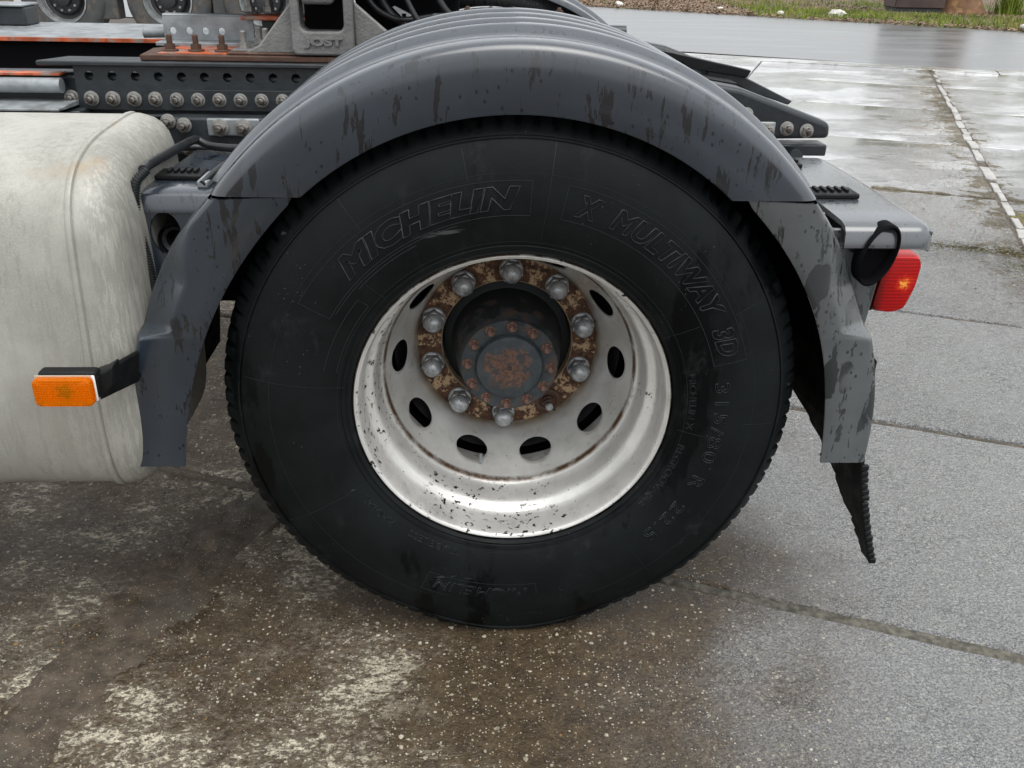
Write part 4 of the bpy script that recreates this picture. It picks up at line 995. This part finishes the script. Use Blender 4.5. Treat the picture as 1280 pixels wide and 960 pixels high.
# ------------------------------------------------------------------ brackets, hoses, lamps
def pad(x0, x1, y0, y1, z, parent):
    p = part('rubber_pad', MB().box(x0, x1, y0, y1, z, z+.010), 'black_rubber', parent, bevel=.003)
    n = 5
    for k in range(n):
        xx = x0+(x1-x0)*(.22+.14*k); part('pad_rib', MB().box(xx, xx+.006, y0+.015, y1-.015, z+.0101, z+.0155), 'black_rubber', parent, bevel=.001)
def build_fittings():
    # rear light bracket: shelf with rolled front edge
    sh = MB(); x0, x1 = .575, .735
    sec = [(.560, .868), (.40, .871), (.10, .872), (.035, .871), (.015, .866), (.006, .856), (.004, .830), (.010, .826), (.012, .855), (.03, .862), (.40, .862), (.56, .860)]
    for a, b in (((x0, 0), (x1, 0)),):
        rows = []
        for i in range(25):
            x = x0+(x1-x0)*i/24; d = max(0, (x-(x1-.025))/.025); drop = .008*d**2.5
            rows.append([(x, y+(.012*d**2 if y < .05 else 0), z-drop) for y, z in sec])
        m = len(sec); sh.add([p for r in rows for p in r], [(i*m+j, i*m+(j+1) % m, (i+1)*m+(j+1) % m, (i+1)*m+j) for i in range(24) for j in range(m)]+[tuple(range(m)), tuple(24*m+j for j in range(m))])
    shelf = part('lamp_bracket', sh, 'shelf_plastic', truck, smooth=50, label='glossy wet shelf bracket carrying the tail lamp')
    part('end_skirt', MB().prism([(.015, .858), (.56, .860), (.56, .835), (.02, .835)], .728, .736, 'x'), 'fender_plastic', shelf, bevel=.003)
    pad(.560, .662, .175, .235, .872, shelf); pad(.585, .640, .44, .49, .870, shelf)
    part('side_plate', MB().prism([(.56, .857), (.672, .857), (.664, .80), (.656, .70), (.645, .60), (.60, .60)], .030, .040), 'fender_faded', shelf, bevel=.003)
    # oval tube mouth: shallow cap, the dark of its hollow painted black
    vs = []; n = 40
    def oval(t, k, y): return (.638+(.0310*k)*math.cos(t)+.012*math.sin(t), y, .818+(.056*k)*math.sin(t))
    rings = [(1.0, .030), (1.0, -.004), (.93, -.006), (.90, .004), (.88, .024)]
    for k_, y in rings: vs += [oval(2*PI*i/n, k_, y) for i in range(n)]
    mb = MB().add(vs, [(a*n+i, a*n+(i+1) % n, (a+1)*n+(i+1) % n, (a+1)*n+i) for a in range(len(rings)-1) for i in range(n)]+[tuple(4*n+i for i in range(n))])
    part('tube_mouth', mb, 'black_void', shelf, smooth=60)
    # tail lamp
    tl = part('tail_lamp', MB().prism([(.700, .655), (.722, .648), (.735, .652), (.740, .775), (.725, .788), (.705, .780)], .165, .44), 'black_rubber', truck, bevel=.006, seg=3, label='red tail lamp on the rear light bracket')
    lens = MB(); out = [(.716, .664), (.724, .650), (.760, .646), (.785, .655), (.800, .705), (.803, .752), (.796, .768), (.735, .768), (.727, .760)]
    cx, cz = .76, .71
    rings = [(1.0, .43), (1.0, .175), (.97, .160), (.92, .153), (.6, .150)]
    vs = []; n = len(out)*6
    dense = []
    for i in range(len(out)):
        a, b = Vector(out[i]), Vector(out[(i+1) % len(out)])
        for q in range(6): dense.append(a.lerp(b, q/6))
    for _ in range(2): dense = [(dense[i-1]+dense[i]*2+dense[(i+1) % n])/4 for i in range(n)]
    for k, y in rings: vs += [(cx+(p.x-cx)*k, y, cz+(p.y-cz)*k) for p in dense]
    lens.add(vs, [(a*n+i, a*n+(i+1) % n, (a+1)*n+(i+1) % n, (a+1)*n+i) for a in range(4) for i in range(n)]+[tuple(4*n+i for i in range(n)), tuple(range(n))])
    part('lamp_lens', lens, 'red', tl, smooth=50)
    part('lamp_cable_clamp', MB().box(.700, .745, .17, .21, .79, .835), 'black_rubber', tl, bevel=.004)
    # forward bracket beside the tank
    fb = MB(); x0, x1 = -.655, -.42
    rows = []
    sec2 = [(.46, .893), (.30, .896), (.13, .898), (.105, .896), (.094, .888), (.092, .860), (.098, .860), (.10, .885), (.13, .890), (.46, .886)]
    for i in range(9):
        x = x0+(x1-x0)*i/8; rows.append([(x, y, z) for y, z in sec2])
    m = len(sec2); fb.add([p for r in rows for p in r], [(i*m+j, i*m+(j+1) % m, (i+1)*m+(j+1) % m, (i+1)*m+j) for i in range(8) for j in range(m)]+[tuple(range(m)), tuple(8*m+j for j in range(m))])
    fbo = part('guard_bracket', fb, 'fender_plastic', truck, smooth=50, label='mudguard carrier bracket between tank and wheel')
    # front face with a round opening
    hx, hz, hr = -.622, .822, .034; per = 40; vs = []
    outl = [(-.663, .862), (-.545, .862), (-.545, .72), (-.60, .72), (-.655, .72)]
    for yy in (.0935, .099):
        for k in range(per):
            t = 2*PI*k/per; ca, sa = math.cos(t), math.sin(t); e = 1e9
            if ca > 1e-9: e = min(e, (-.53-hx)/ca)
            if ca < -1e-9: e = min(e, (hx+.663)/-ca)
            if sa > 1e-9: e = min(e, (.862-hz)/sa)
            if sa < -1e-9: e = min(e, (hz-.70)/-sa)
            e = min(e, .13); vs += [(hx+hr*.8*ca, yy, hz+hr*1.15*sa), (hx+max(e, hr*.9)*ca, yy, hz+max(e, hr*1.2)*sa)]
    f = [(q*2*per+2*k, q*2*per+2*k+1, q*2*per+(2*k+3) % (2*per), q*2*per+(2*k+2) % (2*per)) for q in (0, 1) for k in range(per)]
    f += [(2*k, (2*k+2) % (2*per), 2*per+(2*k+2) % (2*per), 2*per+2*k) for k in range(per)]+[(2*k+1, (2*k+3) % (2*per), 2*per+(2*k+3) % (2*per), 2*per+2*k+1) for k in range(per)]
    part('bracket_face', MB().add(vs, f), 'fender_plastic', fbo, smooth=40)
    part('carrier_tube', MB().lathe([(.030, .12), (.030, .16), (.026, .16), (.024, .125), (.018, .13), (.018, .30)], 32, (-.618, 0, .80), cap=False), 'dark_iron', fbo)
    part('carrier_tube', MB().lathe([(.029, .15), (.029, .17), (.02, .17), (.02, .30)], 32, (-.612, 0, .775), cap=False), 'dark_iron', fbo)
    part('bracket_back', MB().box(-.66, -.50, .34, .35, .60, .89), 'black_void', fbo)
    pad(-.655, -.57, .175, .23, .8975, fbo)
    part('pad_clip', MB().box(-.565, -.545, .12, .20, .897, .910), 'galv_steel', fbo, bevel=.003)
    # corrugated hose down the tank side
    path = sp([(-.640, .10, .935), (-.660, .085, .915), (-.667, .080, .85), (-.655, .075, .78), (-.650, .07, .72), (-.665, .07, .66), (-.67, .08, .60)], 12)
    L = [0]
    for i in range(1, len(path)): L.append(L[-1]+(path[i]-path[i-1]).length)
    N = int(L[41*1 if False else len(L)-1]/.00115); pts = []
    for k in range(N):
        s = L[-1]*k/(N-1); i = max(j for j in range(len(L)) if L[j] <= s+1e-9); i = min(i, len(L)-2)
        pts.append(path[i].lerp(path[i+1], (s-L[i])/max(1e-9, L[i+1]-L[i])))
    part('corrugated_hose', MB().tube(pts, 1, 16, rf=lambda i: (.0093 if (i//2) % 2 else .0072) if i < N*.62 else .0078), 'hose_rubber', truck, smooth=25)
    part('air_hose', MB().tube(sp([(-.645, .095, .935), (-.647, .13, .936), (-.651, .40, .922), (-.650, .45, .918), (-.625, .44, .905), (-.56, .42, .905), (-.50, .40, .915), (-.44, .36, .95)], 10), .0085, 14), 'hose_rubber', truck, smooth=60)
    part('air_hose', MB().tube(sp([(-.555, .12, .905), (-.545, .17, .915), (-.49, .27, .945)], 8), .006, 10), 'hose_rubber', truck, smooth=60)
    # amber side marker on its rubber arm
    ml = part('marker_lamp', MB().box(-.783, -.689, -.145, -.120, .612, .661), 'black_rubber', truck, bevel=.006, seg=3, label='rectangular amber side marker lamp on a black rubber arm')
    part('lamp_gasket', MB().box(-.784, -.6905, -.1495, -.1455, .610, .6565), 'white_plastic', ml, bevel=.002, seg=2)
    part('lamp_reflector', MB().box(-.784, -.694, -.1515, -.150, .613, .658), 'reflector', ml)
    ln = MB(); ou = []; x0, x1, z0, z1, r = -.786, -.692, .608, .6560, .009
    for cx_, cz_, a0 in ((x1-r, z1-r, 0), (x0+r, z1-r, 90), (x0+r, z0+r, 180), (x1-r, z0+r, 270)):
        for k in range(6): a = math.radians(a0+18*k); ou.append((cx_+r*math.cos(a), cz_+r*math.sin(a)))
    n = len(ou); cx, cz = (x0+x1)/2, (z0+z1)/2
    rg = [(1, -.152), (1, -.160), (.985, -.1635), (.95, -.1655), (.6, -.1670)]
    vs = []
    for k, y in rg: vs += [(cx+(x-cx)*k, y, cz+(z-cz)*k) for x, z in ou]
    ln.add(vs, [(a*n+i, a*n+(i+1) % n, (a+1)*n+(i+1) % n, (a+1)*n+i) for a in range(4) for i in range(n)]+[tuple(4*n+i for i in range(n)), tuple(range(n))])
    part('lamp_lens', ln, 'amber', ml, smooth=50)
    bb = MB(); bb.lathe([(.0095, -.1525), (.0095, -.1535), (.007, -.1575), (.004, -.159), (0, -.1595)], 20, (cx-.0, 0, cz), cap=False)
    for k in range(5): a = k*1.257; bb.box(cx+.013*math.cos(a)-.0018, cx+.013*math.cos(a)+.0018, -.1575, -.1535, cz+.011*math.sin(a)-.0018, cz+.011*math.sin(a)+.0018)
    part('lamp_bulb', bb, 'bulb', ml)
    arm = MB().add([(-.690, -.145, .652), (-.690, -.118, .655), (-.690, -.118, .612), (-.690, -.145, .609), (-.656, -.016, .645), (-.656, .008, .645), (-.664, .008, .585), (-.664, -.016, .585)],
                   [(0, 1, 2, 3), (4, 7, 6, 5), (0, 4, 5, 1), (1, 5, 6, 2), (2, 6, 7, 3), (3, 7, 4, 0)])
    part('lamp_arm', arm, 'black_rubber', ml, bevel=.005)
    part('arm_knuckle', MB().prism([(-.702, .650), (-.680, .658), (-.664, .668), (-.668, .632), (-.684, .614), (-.700, .609)], -.1355, -.100), 'black_rubber', ml, bevel=.004)
build_fittings()

# ================================================================== BACKGROUND
def build_trailer():
    t = empty('parked_trailer', (-4, 11, 0)); tag(t, 'dark parked trailer with grimy wheels seen beyond the truck frame at the upper left', 'trailer')
    part('trailer_body', MB().box(-12, .5, 10.95, 13.4, .92, 3.6), 'trailer_paint', t, bevel=.03)
    part('underframe', MB().box(-12, -1.0, 11.6, 12.9, .55, .915), 'black_void', t, bevel=.02)
    prof = [(.30, .02), (.32, -.01), (.40, -.02), (.47, -.01), (.50, .02), (.52, .06), (.52, .3)]
    tyre = MB().lathe(prof, 64, cap=False).mesh('wheel', 'trailer_tyre', 40)
    rim = MB().lathe([(.30, .03), (.302, .0), (.288, -.005), (.275, .03), (.262, .08), (.255, .12)], 64, cap=False).mesh('rim', 'trailer_rim', 40)
    disc = MB().lathe([(.254, .125), (.21, .15), (.18, .11), (.10, .10), (.09, .02), (.05, .0), (0, 0)], 48, cap=False).mesh('hub', 'dark_iron', 40)
    nut = MB().lathe([(.016, 0), (.016, -.03), (.01, -.035)], 8).mesh('wheel_nut', 'galv_steel', 30)
    for x in (-5.15, -3.85, -2.66):
        w = link('wheel', tyre, t, (x, 11.0, .52)); link('rim', rim, w, (x, 11.0, .52)); link('hub', disc, w, (x, 11.0, .52))
        for k in range(10): a = k*PI/5; link('wheel_nut', nut, w, (x+.15*math.cos(a), 11.10, .52+.15*math.sin(a)))
    for x0 in (-4.62, -3.18): part('mudflap', MB().box(x0-.13, x0+.13, 11.05, 11.3, .28, .95), 'trailer_tyre', t, bevel=.01)
    part('side_guard', MB().tube([(-9, 11.0, .50), (-5.75, 11.0, .50)], .045, 14), 'brass_grime', t)
    part('side_guard', MB().box(-5.95, -5.88, 10.99, 11.05, .30, .92), 'brass_grime', t)
build_trailer()

def build_verge_things():
    c = empty('utility_cabinet', (9.0, 18.6, 0)); tag(c, 'brown box cabinet standing on the grass across the road', 'utility cabinet')
    part('cabinet_body', MB().box(8.58, 9.62, 18.2, 18.8, .16, 1.25), 'cabinet_brown', c, bevel=.015)
    part('plinth', MB().box(8.62, 9.58, 18.23, 18.77, .0, .159), 'dark_steel', c, bevel=.01)
    part('cabinet_lid', MB().box(8.55, 9.65, 18.17, 18.83, 1.251, 1.30), 'cabinet_brown', c, bevel=.01)
    part('notice_label', MB().box(9.22, 9.54, 18.193, 18.199, .37, .60), 'white_plastic', c)
    # tree with flared foot
    r = random.Random(5)
    tr = empty('roadside_tree', (10.15, 18.6, 0)); tag(tr, 'tree with a reddish brown flaring trunk next to the brown cabinet', 'tree')
    n = 28; rows = []
    for i in range(40):
        z = i*.11-.05; base = .36*math.exp(-z*2.2)+.27-.03*z
        rows.append([(10.15+math.cos(2*PI*k/n)*(base*(1+.16*math.sin(5*2*PI*k/n+z)*math.exp(-z*1.2)+.06*noise.noise(Vector((k*.9, z*1.5, 0))))), 18.7+math.sin(2*PI*k/n)*(base*(1+.14*math.sin(4*2*PI*k/n+1)*math.exp(-z*1.2))), z) for k in range(n)]+[None])
        rows[-1][-1] = rows[-1][0]
    part('trunk', MB().grid(rows), 'bark', tr, smooth=60)
    for k in range(9):
        a = r.uniform(0, 6.3); z0 = r.uniform(2.6, 4.1); L = r.uniform(1.2, 2.6); P = []
        for i in range(9): t = i/8; P.append((10.15+math.cos(a)*L*t, 18.7+math.sin(a)*L*t, z0+L*1.1*t**.8))
        part('branch', MB().tube(P, 1, 8, rf=lambda i: .09*(1-i/9)+.012), 'bark', tr)
    lf = MB()
    for k in range(7000):
        a = r.uniform(0, 6.3); q = r.random()**.5; x = 10.15+math.cos(a)*2.8*q; y = 18.7+math.sin(a)*2.8*q; z = 5.0+r.gauss(0, 1.0)
        if noise.noise(Vector((x*.9, y*.9, z*.9))) < -.05: continue
        s = r.uniform(.04, .08); t1 = r.uniform(-s, s); lf.add([(x-s, y, z), (x, y-s*.5, z+t1), (x+s, y, z+t1*.5), (x, y+s*.5, z)], [(0, 1, 2, 3)])
    part('crown', lf, 'grass', tr, smooth=0)
    # tussock of arching blades
    for q, (bx, by) in enumerate(((11.0, 18.3), (11.8, 17.9), (12.7, 17.5))):
        sh = MB()
        for k in range(330):
            a = r.uniform(0, 6.3); L = r.uniform(.3, .8); lean = r.uniform(.1, .7); ox, oy = r.gauss(0, .12), r.gauss(0, .12); P = []
            for i in range(5):
                t = i/4; P.append(Vector((bx+ox+math.cos(a)*L*lean*t**1.5, by+oy+math.sin(a)*L*lean*t**1.5, L*t*(1-.35*t*lean)+.02)))
            w = .012
            vs = []
            for i, p in enumerate(P):
                ww = w*(1-i/4.2); vs += [(p.x-ww*math.sin(a), p.y+ww*math.cos(a), p.z), (p.x+ww*math.sin(a), p.y-ww*math.cos(a), p.z)]
            sh.add(vs, [(2*i, 2*i+1, 2*i+3, 2*i+2) for i in range(4)])
        o = part('grass_tussock', sh, 'grass', smooth=0)
        tag(o, ('tussock of long arching green blades nearest the tree trunk', 'middle tussock of long green blades at the far road edge', 'tussock of long green blades at the right edge of the photo')[q], 'ornamental grass', 'tussocks of long grass')
    # pale stones along the verge
    for q, (x, s, lab) in enumerate(((3.1, .09, 'small pale stone on the brown leaf litter, leftmost on the verge'), (5.1, .07, 'pale stone in the leaf litter left of the grass'), (7.05, .15, 'large pale stone at the grass edge left of the brown cabinet'),
                                     (9.6, .08, 'small pale stone at the road edge in front of the tree'), (10.75, .12, 'white stone lying in the grass right of the tree'), (6.0, .07, 'small pale stone between leaf litter and grass'))):
        y = (19.45-(x-2.64)*.66 if x < 9.5 else 14.92-(x-9.5)*.5)+.25
        if q in (1, 2): y += .5
        bm = bmesh.new(); bmesh.ops.create_icosphere(bm, subdivisions=2, radius=s)
        for v in bm.verts: v.co *= 1+noise.noise(v.co*9+Vector((q, 0, 0)))*.5; v.co.z *= .6
        me = bpy.data.meshes.new('verge_stone'); bm.to_mesh(me); bm.free(); me.materials.append(M['stone_white'])
        o = bpy.data.objects.new('verge_stone', me); COL.objects.link(o); o.location = (x, y, .05+s*.3); tag(o, lab, 'stone', 'pale stones on the verge')
build_verge_things()
